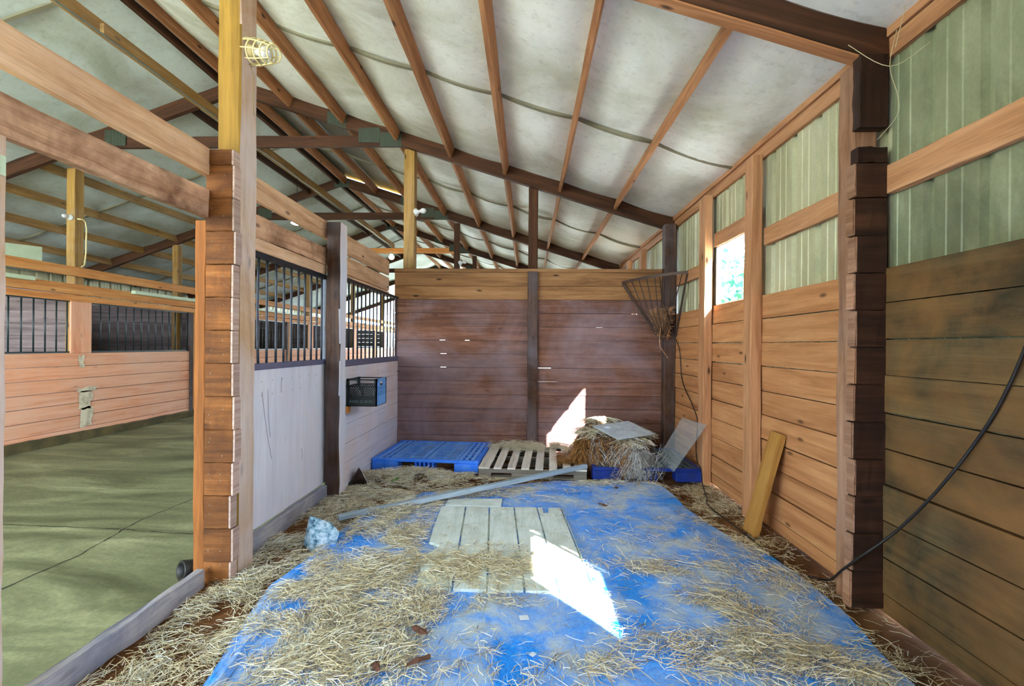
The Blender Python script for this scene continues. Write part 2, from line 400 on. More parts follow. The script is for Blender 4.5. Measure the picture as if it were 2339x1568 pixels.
# ------------------------------------------------------------------ dimensions of the barn
RX = 1.95                  # inner face of the right wall boards
RIDGE = -4.1
YT = [-5.0, -1.14, 2.70, 6.57, 10.42, 14.26, 18.1, 21.94, 25.8]     # front faces of the roof trusses
LX = -10.3
OX = -6.72                 # far side of the aisle
def zt(x): return 3.21+.318*(1.92-x) if x >= RIDGE else 3.21+.318*(1.92-RIDGE)-.35*(RIDGE-x)
BAYNAME = {0: 'overhead', 1: 'bay nearest the camera', 2: 'bay just past the back wall', 3: 'third bay', 4: 'fourth bay', 5: 'fifth bay', 6: 'far end bay', 7: 'far end bay'}

# ------------------------------------------------------------------ ground
mb = MB(); nx, ny = 60, 110
xs = np.linspace(-1.95, 2.0, nx); ys = np.linspace(-5, 14, ny)
def dz(x, y):
    return .018*(vnoise(x, y, 1.7, 3)-.5)+.012*(vnoise(x, y, 6, 4)-.5)-.012
X, Y = np.meshgrid(xs, ys, indexing='ij'); Z = dz(X, Y)
for i in range(nx-1):
    for j in range(ny-1):
        mb.poly([(X[a, b], Y[a, b], Z[a, b]) for a, b in ((i, j), (i+1, j), (i+1, j+1), (i, j+1))], smooth=True)
def weld(o):
    bm = bmesh.new(); bm.from_mesh(o.data); bmesh.ops.remove_doubles(bm, verts=bm.verts, dist=1e-5); bmesh.ops.recalc_face_normals(bm, faces=bm.faces); bm.to_mesh(o.data); bm.free(); return o
weld(struct('floor', mb, M['dirt'], 'reddish brown packed dirt floor of the stall'))
mb = MB(); mb.box(LX, -1.95, -6, 30, -.14, -.03); mb.box(-1.95, 2.05, 14, 30, -.14, -.03)
fa = struct('floor_aisle', mb, M['concrete'], 'olive grey concrete aisle floor')
mb = MB()
for pts in ([(-3.136, 2.0), (-3.10, 2.83), (-3.08, 3.23), (-3.19, 3.84), (-3.14, 4.41), (-3.16, 6.5), (-3.12, 10)], [(-5.6, 3.86), (-4.14, 3.73), (-3.2, 3.686), (-2.97, 3.66), (-2.56, 3.62), (-2.0, 3.6)]):
    q = []
    for a, b in zip(pts, pts[1:]):
        for k in range(8):
            s = k/8; q.append((a[0]+(b[0]-a[0])*s+random.uniform(-.008, .008), a[1]+(b[1]-a[1])*s+random.uniform(-.008, .008)))
    for a, b in zip(q, q[1:]):
        d = Vector((b[0]-a[0], b[1]-a[1], 0)).normalized(); s = Vector((-d.y, d.x, 0))*random.uniform(.003, .008)
        mb.poly([(a[0]-s.x, a[1]-s.y, -.028), (b[0]-s.x, b[1]-s.y, -.028), (b[0]+s.x, b[1]+s.y, -.028), (a[0]+s.x, a[1]+s.y, -.028)])
part('joint', mb, M['crack'], fa)
mb = MB(); mb.poly([(-60, -60, -.2), (60, -60, -.2), (60, 90, -.2), (-60, 90, -.2)])
struct('ground_outside', mb, M['bounce_ground'], 'yard outside the barn, made pale to bounce light')

# ------------------------------------------------------------------ roof sheet
def roof(name, xa, xb, label, skip=None):
    mb = MB(); pit = .745
    px = []
    if xa >= RIDGE:
        k = [RIDGE]+[1.21-.75*i for i in range(6, -1, -1)]+[2.02]
    else:
        k = [LX-.15]+[RIDGE-.745*i for i in range(8, 0, -1)]+[RIDGE]
    for bi in range(len(YT)-1):
        y0, y1 = YT[bi], YT[bi+1]+.0
        ny = 14
        for a, b in zip(k, k[1:]):
            if skip and bi == 3 and a < -3.2: continue
            sag0 = .045*random.uniform(.8, 1.35)*(b-a)/.75
            G = []
            for i in range(9):
                t = i/8; x = a+(b-a)*t; row = []
                for j in range(ny+1):
                    s = j/ny; y = y0+(y1-y0)*s
                    e = min(1, 6*s, 6*(1-s))
                    z = zt(x)+.004-sag0*(1-(2*t-1)**2)*(.35+.65*e)*(1+.5*math.sin(3*y+a*5))
                    row.append((x, y, z))
                G.append(row)
            for i in range(8):
                for j in range(ny):
                    mb.poly([G[i][j], G[i+1][j], G[i+1][j+1], G[i][j+1]], r=random.random(), smooth=True)
    o = struct(name, mb, M['sheet' if xa >= RIDGE else 'sheetleft'], label); weld(o)
    sm = MB()
    for bi, ys_ in ((2, 4.72), (3, 8.5), (4, 12.4), (5, 16.2), (1, .8)):
        for a, b in zip(k, k[1:]):
            P = []
            for i in range(13):
                t = i/12; x = a+(b-a)*t; c = 1-(2*t-1)**2
                P.append((x, ys_-.07*c, zt(x)-.012-.058*c*(b-a)/.75*1.1))
            for p, q in zip(P, P[1:]):
                w = .018
                sm.poly([(p[0], p[1]-w, p[2]), (q[0], q[1]-w, q[2]), (q[0], q[1]+w, q[2]-.006), (p[0], p[1]+w, p[2]-.006)])
                sm.poly([(p[0], p[1]-w, p[2]), (q[0], q[1]-w, q[2]), (q[0], q[1]-w+.004, q[2]+.03), (p[0], p[1]-w+.004, p[2]+.03)])
    part('seam', sm, M['seam'], o, label='taped sagging seam')
    return o
roof('ceiling', RIDGE, 2.0, 'white insulation sheet sagging between purlins on the stall side', skip=True)
roof('ceiling_left', LX, RIDGE, 'insulation sheet over the aisle side, tinted for cooler light')
# metal roof above keeps the daylight out (the yellow skylight stays open)
mb = MB()
def slab(xa, xb, ya, yb):
    c = []
    for x in (xa, xb):
        for y in (ya, yb):
            for dzz in (.03, .07): c.append((x, y, zt(x)+dzz))
    mb.hexa(c, abs(xb-xa), yb-ya, .04)
sky0, sky1 = 10.5, 14.2
slab(RIDGE, 2.3, -5, sky0); slab(RIDGE, 2.3, sky1, 26); slab(-2.54, 2.3, sky0, sky1); slab(LX-.4, RIDGE, -5, 26)
struct('roof', mb, M['galv'], 'metal roof')
mb = MB(); 
for j in range(10):
    y = sky0+(sky1-sky0)*j/10; y2 = sky0+(sky1-sky0)*(j+1)/10
    mb.poly([(RIDGE, y, zt(RIDGE)+.02), (-2.54, y, zt(-2.54)+.02), (-2.54, y2, zt(-2.54)+.02), (RIDGE, y2, zt(RIDGE)+.02)])
struct('window_3', mb, M['skylight'], 'yellow translucent skylight beside the ridge')

# ------------------------------------------------------------------ trusses
TN = ['rearmost', 'behind the camera', 'overhead at the top right of the picture', 'over the back wall', 'second beyond the back wall', 'third beyond the back wall', 'fourth beyond the back wall', 'fifth beyond the back wall', 'at the far end']
for i, y in enumerate(YT):
    if i < 2: continue
    t = thing('roof_truss', (RIDGE, y, 4.2), 'dark timber roof truss '+TN[i], 'truss', 'roof trusses')
    yc = y+.04
    dn = Vector((.318, 0, 1)).normalized(); off = .093
    def P(x, yy=yc, o=off): return (x, yy, zt(x)-o*1.049)
    a = MB(); a.rough(P(RIDGE), P(2.0), .08, .185, up=(.318, 0, 1), n=24, amp=.003, sd=i); part('rafter', a, M['rafter'], t)
    a = MB(); a.rough(P(LX), P(RIDGE), .08, .185, up=(-.35, 0, 1), n=24, amp=.003, sd=i+50); part('rafter', a, M['rafter'], t)
    if i == 2:
        a = MB(); a.rough(P(RIDGE, yc, .192), P(1.84, yc, .192), .082, .012, up=(.318, 0, 1), n=24, amp=.001, sd=77); part('lit_underside', a, M['purlin'], t, label='thin tan strip painting the lit underside')  # added strip: light on the rafter's underside painted in tan
    if i > 2:
        a = MB(); a.rough((-5.9, yc, 4.255), (-1.6, yc, 4.255), .05, .155, n=16, amp=.003, sd=i+90); part('collar_tie', a, M['rafter'] if i != 5 else M['orange'], t)  # orange tie paints the skylight's glow on that truss
        # toothed nail plates: thin ribbed steel on the face of the joint
        for (x0, x1, z0, z1) in ((-2.35, -2.056, 4.225, 4.43), (-2.05, -1.755, 4.17, 4.365), (-2.79, -2.53, 4.5, 4.665), (RIDGE-.16, RIDGE+.16, 4.88, 5.06), (-5.95, -5.65, 4.2, 4.42)):
            a = MB(); sl = -.318*(x1-x0) if z0 > 4.4 and z0 < 4.7 else 0
            n = 14
            for k in range(n):
                xa = x0+(x1-x0)*k/n; xb = x0+(x1-x0)*(k+.62)/n; s = sl*k/n
                a.box(xa, xb, y-.0065, y-.001, z0+s, z1+s, 'z', r=.5)
            a.hexa([(x0, y-.003, z0), (x0, y-.003, z1), (x0, y, z0), (x0, y, z1), (x1, y-.003, z0+sl), (x1, y-.003, z1+sl), (x1, y, z0+sl), (x1, y, z1+sl)], .3, .01, .2)
            part('nail_plate', a, M['plate'], t, label='ribbed steel nail plate')

# ------------------------------------------------------------------ purlins, one object each
ordn = ['lowest', 'second up', 'third up', 'fourth up', 'fifth up', 'sixth up', 'seventh up', 'eighth up', 'ninth up', 'tenth up']
rp = [1.21-.75*i for i in range(7)]+[RIDGE+.12]
lp = [RIDGE-.745*i for i in range(8, 0, -1)]+[RIDGE-.12]
for bi in range(2, 8):
    y0, y1 = YT[bi]+.082, YT[bi+1]-.002
    bn = {2: 'over the stall', 3: 'just past the back wall', 4: 'two bays past the back wall', 5: 'three bays past the back wall', 6: 'four bays past the back wall', 7: 'in the far end bay'}[bi]
    for k, x in enumerate(rp):
        a = MB(); n = Vector((.318, 0, 1)).normalized()
        c0 = Vector((x, y0, zt(x)))-n*.074; c1 = Vector((x, y1, zt(x)))-n*.074
        a.rough(c0, c1, .042, .14, up=tuple(n), n=12, amp=.0025, sd=bi*20+k, r=random.random())
        solo('roof_purlin', a, M['purlin'], 'right slope purlin, '+ordn[k]+' from the right wall, '+bn, 'purlin', 'roof purlins on the right slope')
    for k, x in enumerate(lp):
        if bi == 2 and k < 8 or bi > 5: continue
        a = MB(); n = Vector((-.35, 0, 1)).normalized()
        c0 = Vector((x, y0, zt(x)))-n*.074; c1 = Vector((x, y1, zt(x)))-n*.074
        a.rough(c0, c1, .042, .14, up=tuple(n), n=12, amp=.0025, sd=bi*20+k+400, r=random.random())
        solo('roof_purlin', a, M['pine'] if k < 6 else M['rafter'], 'aisle slope purlin, '+ordn[k]+' from the outer wall, '+bn, 'purlin', 'roof purlins on the aisle slope')
# runner on the collar ties with the conduit
a = MB(); a.rough((-4.05, 2.79, 4.41), (-4.05, 14.4, 4.41), .04, .14, n=40, amp=.003, sd=7); 
solo('centre_runner', a, M['pine'], 'long yellow runner plank lying along the collar ties over the aisle', 'beam')
a = MB(); a.box(-4.029, -3.985, 4.38, 4.98, 4.335, 4.43, 'y')
solo('splice_block', a, M['pine'], 'short yellow block nailed to the side of the runner plank', 'block', bevel=.003)
a = MB(); a.tube([(-4.0, 2.8+.4*i, 4.325+.006*math.sin(i*1.7)) for i in range(29)], .011, 8)
solo('conduit', a, M['galv'], 'thin grey conduit running along the underside of the runner plank', 'conduit')

# ------------------------------------------------------------------ right wall
struct_r = tag(bpy.data.objects.new('wall_right', None), 'right outer wall of boards below pale green metal siding', kind='structure'); COL.objects.link(struct_r)
win = [(-1.0, .10), (.28, 1.08), (4.24, 5.10), (8.1, 8.95), (11.9, 12.75), (15.8, 16.6), (-3.6, -2.8)]  # first entry: added doorway behind the camera, letting fill light in
def boards_x(mb, x0, x1, y0, y1, z0, z1, pitch, jit=.006, seed=0):
    rd = random.Random(seed); z = z1; 
    while z > z0+.02:
        zb = max(z-pitch*rd.uniform(.97, 1.03), z0); g = rd.uniform(.005, .011); o = rd.uniform(-jit, jit)
        ti = rd.uniform(-.003, .003)
        c = []
        for a, y in enumerate((y0, y1)):
            for x in (x0+o, x1):
                for zz in (zb+g/2, z-g/2): c.append((x, y, zz+(ti if a else 0)))
        mb.hexa(c, y1-y0, x1-x0, z-zb); z = zb
mb = MB()
boards_x(mb, RX, RX+.035, -5, -1.0, .0, 1.885, .2, seed=2)
boards_x(mb, RX, RX+.035, .10, .28, .0, 1.885, .2, seed=3); boards_x(mb, RX, RX+.035, .28, 1.08, .0, 1.945, .2, seed=4); boards_x(mb, RX, RX+.035, 1.08, 2.757, .0, 1.885, .2, seed=1)
part('boards', mb, M['moldy'], struct_r, label='grimy green stained boards')
mb = MB()
for i, (a, b) in enumerate(((2.757, 4.13), (4.13, 5.21), (5.21, 6.6), (6.6, 10.4), (10.4, 14.3), (14.3, 18.1), (18.1, 26))):
    boards_x(mb, RX, RX+.035, a, b, .0, 1.88, .197, seed=10+i)
part('boards', mb, M['rwall'], struct_r, label='orange tan horizontal boards')
# corrugated siding with the windows and the added doorway left open
mb = MB()
def siding(mb, X, y0, y1, z0, z1, sgn):
    per = .305; prof = [(0, 0), (.014, .032), (.056, .032), (.068, 0), (.138, 0), (.143, .005), (.155, .005), (.160, 0), (.222, 0), (.227, .005), (.239, .005), (.244, 0)]
    pts = []; k = math.floor(y0/per)
    while k*per < y1:
        for a, h in prof:
            y = k*per+a
            if y0 <= y <= y1: pts.append((y, h))
        k += 1
    pts = [(y0, 0)]+pts+[(y1, 0)]
    for (ya, ha), (yb, hb) in zip(pts, pts[1:]):
        mb.poly([(X+sgn*ha, ya, z0), (X+sgn*hb, yb, z0), (X+sgn*hb, yb, z1), (X+sgn*ha, ya, z1)])
ed = sorted(win); cur = -5.0; near = MB()
for (a, b) in ed+[(2.72, 2.72)]:
    if a > 2.8: continue
    dr = a < 0 and a > -2; wz = (.1 < a < 1)
    siding(near, 2.0, cur, a, .0, 3.3, 1)
    if b > a:
        siding(near, 2.0, a, b, 1.90 if dr else 2.58 if wz else 2.485, 3.3, 1)
        if not dr: siding(near, 2.0, a, b, .0, 1.95 if wz else 1.885, 1)
    cur = b
part('siding', near, M['siding_near'], struct_r, label='grimy darker green ribbed siding')
for (a, b) in ed:
    if a < 2.8: continue
    siding(mb, 2.0, cur, a, .0, 3.3, 1); siding(mb, 2.0, a, b, 2.485, 3.3, 1); siding(mb, 2.0, a, b, .0, 1.885, 1); cur = b
siding(mb, 2.0, cur, 26, .0, 3.3, 1)
part('siding', mb, M['siding'], struct_r, label='pale green ribbed metal siding')
# top plates
a = MB(); a.rough((RX+.02, -5, 3.215), (RX+.02, 26, 3.215), .04, .14, n=60, amp=.003, sd=3); part('top_plate', a, M['rgirt'], struct_r)
a = MB(); a.rough((RX+.035, -5, 3.09), (RX+.035, 26, 3.09), .03, .10, n=60, amp=.003, sd=4); part('top_plate', a, M['rgirt'], struct_r)
# girts between posts
for y0, y1, z0, z1, lb in ((1.08, 2.69, 2.285, 2.44, 'tan horizontal girt on the near right wall above the grimy boards'), (2.91, 4.06, 2.29, 2.43, 'tan girt across the green siding above the leaning board'),
                        (4.21, 5.13, 2.487, 2.63, 'short tan girt forming the head of the open window'), (5.3, 6.45, 2.24, 2.38, 'short tan girt behind the corner hay rack')):
    a = MB(); a.rough((RX+.022, y0, (z0+z1)/2), (RX+.022, y1, (z0+z1)/2), .04, z1-z0, n=14, amp=.003, sd=int(y0*10)); solo('wall_girt', a, M['rgirt'], lb, 'girt', 'girts on the right wall')
# window frames
for n, (a0, b0) in enumerate(((4.24, 5.10), (.30, 1.06))):
    w = tag(bpy.data.objects.new('window_%d' % (n+1), None), ('open window hole with white trim in the right wall', 'open window hole behind the camera side')[n], kind='structure'); COL.objects.link(w)
    zl, zh = (1.887, 2.475) if n == 0 else (1.965, 2.57)
    a = MB(); a.box(RX+.02, 2.012, a0, b0, zl-.015, zl, 'y'); part('window_sill', a, M['trimwhite'], w)
    a = MB(); a.box(RX+.02, 2.005, a0, b0, zh, zh+.012, 'y'); part('head_trim', a, M['trimwhite'], w)
    for y in ((a0-.0, a0+.012), (b0-.012, b0)):
        a = MB(); a.box(RX+.015, 2.012, y[0], y[1], zl, zh, 'z'); part('side_trim', a, M['trimwhite'], w)
# right posts
def post(x0, x1, y0, y1, z0, z1, mat, label, sd, amp=.004, n=16, group=None, name='timber_post', side=None, sgn=1):
    a = MB(); a.rough(((x0+x1)/2, (y0+y1)/2, z0), ((x0+x1)/2, (y0+y1)/2, z1), x1-x0, y1-y0, up=(0, 1, 0), n=n, amp=amp, sd=sd, r=.5)
    o = solo(name, a, mat, label, 'post', group)
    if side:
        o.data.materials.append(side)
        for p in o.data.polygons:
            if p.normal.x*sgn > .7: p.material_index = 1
    return o
post(1.83, 1.942, 2.757, 2.908, -.02, 3.05, M['cracked'], 'big cracked tan post by the cut board ends at the right', 1, .006)
post(1.855, 1.942, 4.06, 4.21, -.02, 3.04, M['rgirt'], 'tan wall post on the camera side of the open window', 2, .005)
post(1.855, 1.942, 5.13, 5.30, -.02, 3.04, M['rgirt'], 'tan wall post on the far side of the open window', 3, .005)
post(1.80, 1.95, 6.40, 6.55, -.02, 3.06, M['dkpost'], 'dark corner post behind the hay rack', 4)
for i, y in enumerate((7.95, 9.0, 10.25)):
    post(1.855, 1.942, y, y+.15, 0, 3.04, M['rgirt'], 'tan wall post beyond the back wall, '+('nearest', 'middle', 'farthest')[i]+' of three', 5+i)

# ------------------------------------------------------------------ cut partition stubs
st = thing('partition_stub', (1.88, 2.72, 0), 'stack of sawn-off board ends darkened for shade on the right post', 'partition stub')
z = .03; zs = []
tops = [.2+.196*i for i in range(13)]
for i in range(12):
    z0, z1 = .02+.204*i, .02+.204*(i+1)-.006
    if i >= 11: z0, z1 = 2.27, 2.452
    x0 = 1.79+random.uniform(-.008, .012)
    a = MB(); a.rough((x0, 2.722, (z0+z1)/2), (1.955, 2.722, (z0+z1)/2), .062, (z1-z0)+.004, n=5, amp=.0022, sd=i+60); b = part('board', a, M['stubshade'], st)
    a = MB(); a.rough((x0-.012, 2.722, (z0+z1)/2), (x0-.0005, 2.722, (z0+z1)/2), .06, (z1-z0)-.004, n=3, amp=.003, sd=i+160, r=random.random()); part('cut_end', a, M['cracked'], b, label='tan sawn end painted as lit')  # tan cap paints the light on the sawn end
a = MB(); a.rough((1.798, 2.722, 2.50), (1.955, 2.722, 2.50), .062, .085, n=5, amp=.006, sd=80); part('board', a, M['stubshade'], st)
a = MB(); a.rough((1.88, 2.722, 2.65), (1.88, 2.722, 3.05), .155, .062, up=(0, 1, 0), n=8, amp=.004, sd=81); part('upright_block', a, M['stubshade'], st, label='taller upright block at the top')
st = thing('partition_stub', (-1.86, 2.86, 0), 'tall stack of brown sawn-off board ends on the left post beside the doorway', 'partition stub')
z = 2.607; i = 0
hs = [.095]+[.199]*13
for i, h in enumerate(hs):
    z0 = max(z-h, -.01); xr = -1.775+random.uniform(-.014, .012)
    a = MB(); a.rough((-1.937, 2.866, (z0+z)/2), (xr, 2.866, (z0+z)/2), .066, (z-z0)-random.uniform(.0, .003), n=8, amp=.0018, sd=i+100)
    b = part('board', a, M['stub'], st)
    a = MB(); a.rough((xr+.0005, 2.868, (z0+z)/2), (xr+.013, 2.868, (z0+z)/2), .064, (z-z0)-.004, n=2, amp=.002, sd=i+130, r=random.random()); part('cut_end', a, M['endgrain'], b, label='pale sawn end grain')
    nm = MB()
    for kx in (-1.905, -1.83):
        for _ in range(2):
            zz = (z0+z)/2+random.uniform(-.06, .06); nm.lathe([(0, .0), (.0, .003), (.002, .0025), (.0022, 0)], (kx+random.uniform(-.008, .008), 2.8335, zz), (0, -1, 0), 8)
    if i: part('nail', nm, M['galv'], b)
    z = z0
    if z <= 0: break

# ------------------------------------------------------------------ left wall posts and planks
post(-1.918, -1.775, 2.902, 3.085, -.02, 4.2, M['post'], 'tall yellow brown post with the caged lamp', 21, .004, side=M['weathered'])  # side face takes the paler, window-lit wood colour
post(-1.89, -1.758, 4.45, 4.62, -.02, 2.585, M['dkpost'], 'dark worn post between the plywood door and the crate', 22, .006, side=M['ply'])  # pale side face paints window light; the front stays dark
post(-1.735, -1.585, 6.64, 6.79, 0, 4.16, M['pine'], 'yellow brown post rising behind the left end of the back wall', 23, .003)
post(.0, .13, 6.64, 6.76, 0, 3.62, M['rafter'], 'brown post rising behind the middle of the back wall', 24, .003)
post(.0, .13, 6.475, 6.553, -.02, 2.44, M['dkpost'], 'dark post standing against the middle of the back wall', 25, .006)
post(-1.62, -1.50, 10.44, 10.56, 0, 4.1, M['rafter'], 'dark post under the second truss past the back wall', 26, .003)
post(-1.66, -1.54, 14.28, 14.4, 0, 4.1, M['rafter'], 'dark post under the third truss past the back wall', 27, .003)
j = post(-2.06, -1.90, 1.54, 1.70, -.03, 2.185, M['weathered'], 'pale doorway jamb post at the left edge', 28, .004, name='door_jamb_post')
tg = MB(); tg.box(-1.8985, -1.8975, 1.625, 1.688, 2.04, 2.112, 'z', r=.5)
tgo = part('lumber_tag', tg, M['mint'], j, label='small pale blue lumber tag with printed marks')
tm = MB()
for r_ in range(2):
    for k in range(8):
        tm.box(-1.8975, -1.8972, 1.655, 1.668, 2.046+.034*r_+.0036*k, 2.048+.034*r_+.0036*k, 'y')
part('print', tm, M['black'], tgo)
a = MB(); a.rough((-1.985, 2.90, -.03), (-1.985, 2.90, 2.185), .07, .09, up=(0, 1, 0), n=14, amp=.003, sd=31)
solo('door_jamb', a, M['jamb'], 'narrow orange jamb board against the left stub, on the aisle side', 'door jamb')
for y0, y1, z0, z1, lb, mt in ((1.0, 4.63, 2.45, 2.613, 'upper tan plank over the doorway and plywood door', 'plank'), (1.0, 4.63, 2.195, 2.352, 'lower worn plank over the doorway and plywood door', 'worn'),
                           (3.0, 4.53, 2.10, 2.188, 'narrow knotty header plank directly over the plywood door', 'plank'),
                           (4.66, 6.6, 2.40, 2.60, 'upper tan plank above the barred panel by the crate', 'plank'), (4.66, 6.6, 2.185, 2.365, 'lower tan plank above the barred panel by the crate', 'plank'),
                           (4.66, 6.6, 2.10, 2.172, 'narrow tan header plank directly above the barred panel', 'plank')):
    a = MB(); xo = -1.94
    a.rough((xo, y0, (z0+z1)/2), (xo, y1, (z0+z1)/2), .04, z1-z0, n=24, amp=.003 if mt == 'plank' else .006, sd=int(z0*100+y0)); solo('overhead_plank', a, M[mt], lb, 'plank', 'planks over the left wall')

# sliding door
d = thing('stall_door', (-1.935, 3.75, .12), 'sliding plywood stall door with black bars above', 'door')
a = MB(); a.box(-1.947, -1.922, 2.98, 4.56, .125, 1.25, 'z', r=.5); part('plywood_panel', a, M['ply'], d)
a = MB()
for L_ in ([(3.43, 1.09), (3.47, .91), (3.51, .75), (3.54, .66), (3.57, .57)], [(3.51, 1.10), (3.52, .91), (3.54, .78), (3.55, .74)], [(3.69, 1.29), (3.71, 1.18), (3.70, 1.06)], [(4.05, .55), (4.07, .47), (4.05, .45)]):
    for (ya, za), (yb, zb) in zip(L_, L_[1:]):
        if za > 1.24: continue
        a.poly([(-1.9212, ya-.003, za), (-1.9212, yb-.003, zb), (-1.9212, yb+.003, zb), (-1.9212, ya+.003, za)])
part('crack', a, M['steel'], d, label='fine dark cracks in the plywood')
a = MB(); a.box(-1.955, -1.915, 2.98, 4.56, 1.25, 1.297, 'y', r=.5); part('middle_rail', a, M['steel'], d, .002, 'blue grey steel rail')
a = MB(); a.box(-1.955, -1.915, 2.98, 4.56, 2.055, 2.096, 'y', r=.5); part('top_rail', a, M['bar'], d, .002, 'black steel top rail')
a = MB(); a.box(-1.955, -1.915, 4.52, 4.56, 1.297, 2.055, 'z', r=.5); part('end_stile', a, M['bar'], d)
ys_ = [3.17, 3.285]+[3.4, 3.512, 3.642, 3.76, 3.88, 4.006, 4.121, 4.244, 4.358, 4.462]
for i, y in enumerate(ys_):
    a = MB(); bend = .012 if i == 2 else 0
    a.tube([(-1.935, y-bend*math.sin(PI*k/6), 1.297+(2.055-1.297)*k/6) for k in range(7)], .0095, 8); part('bar', a, M['bar'], d)
a = MB()
for k in range(9):
    for zz in (1.06, 1.16):
        a.box(-1.9225, -1.9195, 3.12+.15*k, 3.128+.15*k, zz, zz+.008)
part('screw', a, M['rim'], d)
a = MB(); a.rough((-1.8925, 3.055, .05), (-1.8925, 4.45, .05), .052, .14, n=12, amp=.005, sd=41); solo('sill_board', a, M['threshold'], 'pale grey board on the ground under the plywood door', 'board')
a = MB(); a.rough((-1.925, 1.55, .035), (-1.925, 2.79, .035), .05, .135, n=12, amp=.006, sd=42); solo('threshold_board', a, M['threshold'], 'bluish grey threshold board on edge across the doorway', 'threshold')
a = MB()
a.lathe([(0, .0), (0, .05), (.006, .055), (.075, .06), (.08, .055), (.078, .045), (.01, .04)], (-2.05, 2.92, .045), (-.5, -.8, .15), 14)
solo('roller_guide', a, M['black'], 'small black door roller guide at the foot of the jamb', 'roller')

# wall_left fixed panel
mb = MB(); 
rd = random.Random(5); z = 1.222
while z > .02:
    zb = max(z-.19, 0)
    for (y0, y1) in (((4.62, 5.72), (5.725, 6.56)) if rd.random() < .5 else ((4.62, 6.56),)):
        o = rd.uniform(-.003, .003); mb.box(-1.82, -1.782+o, y0, y1, zb+.002, z-.002, 'y')
    z = zb
struct('wall_left', mb, M['lpaint'], 'pale pinkish painted boards below the barred panel')
g = thing('stall_grille', (-1.8, 5.6, 1.22), 'barred grille panel above the crate on the left wall', 'grille')
a = MB(); a.box(-1.825, -1.775, 4.62, 6.56, 1.224, 1.285, 'y', r=.5); part('bottom_rail', a, M['steel'], g, .002, 'blue grey steel rail')
a = MB(); a.box(-1.825, -1.775, 4.62, 6.56, 2.065, 2.097, 'y', r=.5); part('top_rail', a, M['bar'], g, .002)
for y in (4.67, 4.79, 4.92, 5.04, 5.16, 5.29, 5.43, 5.56, 5.69, 5.83, 5.97, 6.12, 6.26, 6.41, 6.53):
    a = MB(); a.tube([(-1.8, y, 1.285), (-1.8, y, 2.065)], .009, 8); part('bar', a, M['bar'], g)

# ------------------------------------------------------------------ back wall
mb = MB(); z = 2.437; rd = random.Random(8); k = 0
while z > 0:
    zb = max(z-.1855, -.02)
    for x0, x1 in ((-1.83, .062), (.062, 1.96)):
        gap = rd.choice((.003, .004, .005, .006)); o = rd.uniform(-.004, .004); y0, y1 = 6.56+o, 6.60
        c = []
        ti = rd.uniform(-.003, .003)
        for a_, x in enumerate((x0, x1)):
            for y in (y0, y1):
                for zz in (zb+gap/2, z-gap/2): c.append((x, y, zz+ti*(a_-.5)))
        if k >= 2: mb.hexa(c, x1-x0, .04, .18)
        else:
            mb2 = globals().setdefault('_bt', MB()); mb2.hexa(c, x1-x0, .04, .18)
    z = zb; k += 1
slits = {12: [(-1.236, -.875)], 8: [(1.416, 1.487)], 9: [(.929, 1.018)], 5: [(-1.211, -1.139), (-1.0, -.975), (-.86, -.80)], 4: [(-1.197, -1.12), (-.975, -.955)], 3: [(-1.196, -1.12), (-.975, -.955), (.15, .32)], 2: [(.14, .42)]}
for k in range(14):
    zz = 2.437-.1855*k
    if zz < .05: break
    best = [v for q, v in slits.items() if abs({12: 2.437, 8: 1.879, 9: 1.675, 5: 1.48, 4: 1.294, 3: 1.115, 2: .926}[q]-zz) < .08]
    hs_ = sorted(best[0]) if best else []; cx_ = -1.83
    for a_, b_ in hs_+[(1.96, 1.96)]:
        if a_ > cx_: mb.box(cx_, a_, 6.606, 6.612, zz-.03, zz+.03, 'x', r=.2)
        cx_ = b_
wb = struct('wall_back', mb, M['bwall'], 'dark reddish brown board partition at the back')
part('upper_boards', _bt, M['bwtop'], wb, label='yellower top boards')
a = MB(); a.rough((-1.83, 6.585, 2.462), (1.96, 6.585, 2.462), .075, .05, n=30, amp=.002, sd=51); part('cap_board', a, M['bwtop'], wb)
a = MB(); a.rough((-1.76, 6.552, .6), (-1.76, 6.552, .61), .01, .01, n=1)

mb = MB(); z = 2.44
while z > 0:
    mb.box(-1.9, 1.95, -1.2, -1.16, z-.19, z-.003, 'x'); z -= .19
mb.hexa([(x_, y_, z_) for x_, zz_ in ((-1.9, zt(-1.9)), (1.95, zt(1.95))) for y_ in (-1.2, -1.16) for z_ in (2.44, zz_)], 3.85, .04, 1.5)  # carried up to the roof to block light from behind
struct('wall_rear_added', mb, M['bwall'], 'added board partition behind the camera, blocking light')
# ------------------------------------------------------------------ far side of the aisle
mb = MB(); mud = MB()
boards_x(mb, OX-.04, OX, -1, 26, .085, 1.28, .19, seed=77)
wa = struct('wall_aisle', mb, M['salmon'], 'salmon painted board wall across the aisle')
sp = MB()
for (ya, yb, za, zb) in ((7.0, 7.09, 1.06, 1.25), (6.97, 7.30, .70, .76), (7.0, 7.22, .44, .70), (7.03, 7.24, .16, .44)):
    rd = random.Random(int(za*100)); P_ = [(ya+(yb-ya)*u+rd.uniform(-.02, .02), za+(zb-za)*v+rd.uniform(-.02, .02)) for u, v in ((0, 0), (.3, -.05), (.7, .05), (1, 0), (.92, .3), (1.03, .6), (1, 1), (.6, 1.04), (.3, .96), (0, 1), (.08, .6), (-.04, .3))]
    sp.poly([(OX+.0075, p[0], p[1]) for p in P_])
part('splash', sp, M['splash'], wa, label='pale whitewash splash')
q = MB(); q.rough((OX-.01, -1, .02), (OX-.01, 26, .02), .11, .15, n=120, amp=.012, sd=61)
bb = struct('baseboard_aisle', q, M['mud'], 'mud caked dark base strip along the aisle wall')
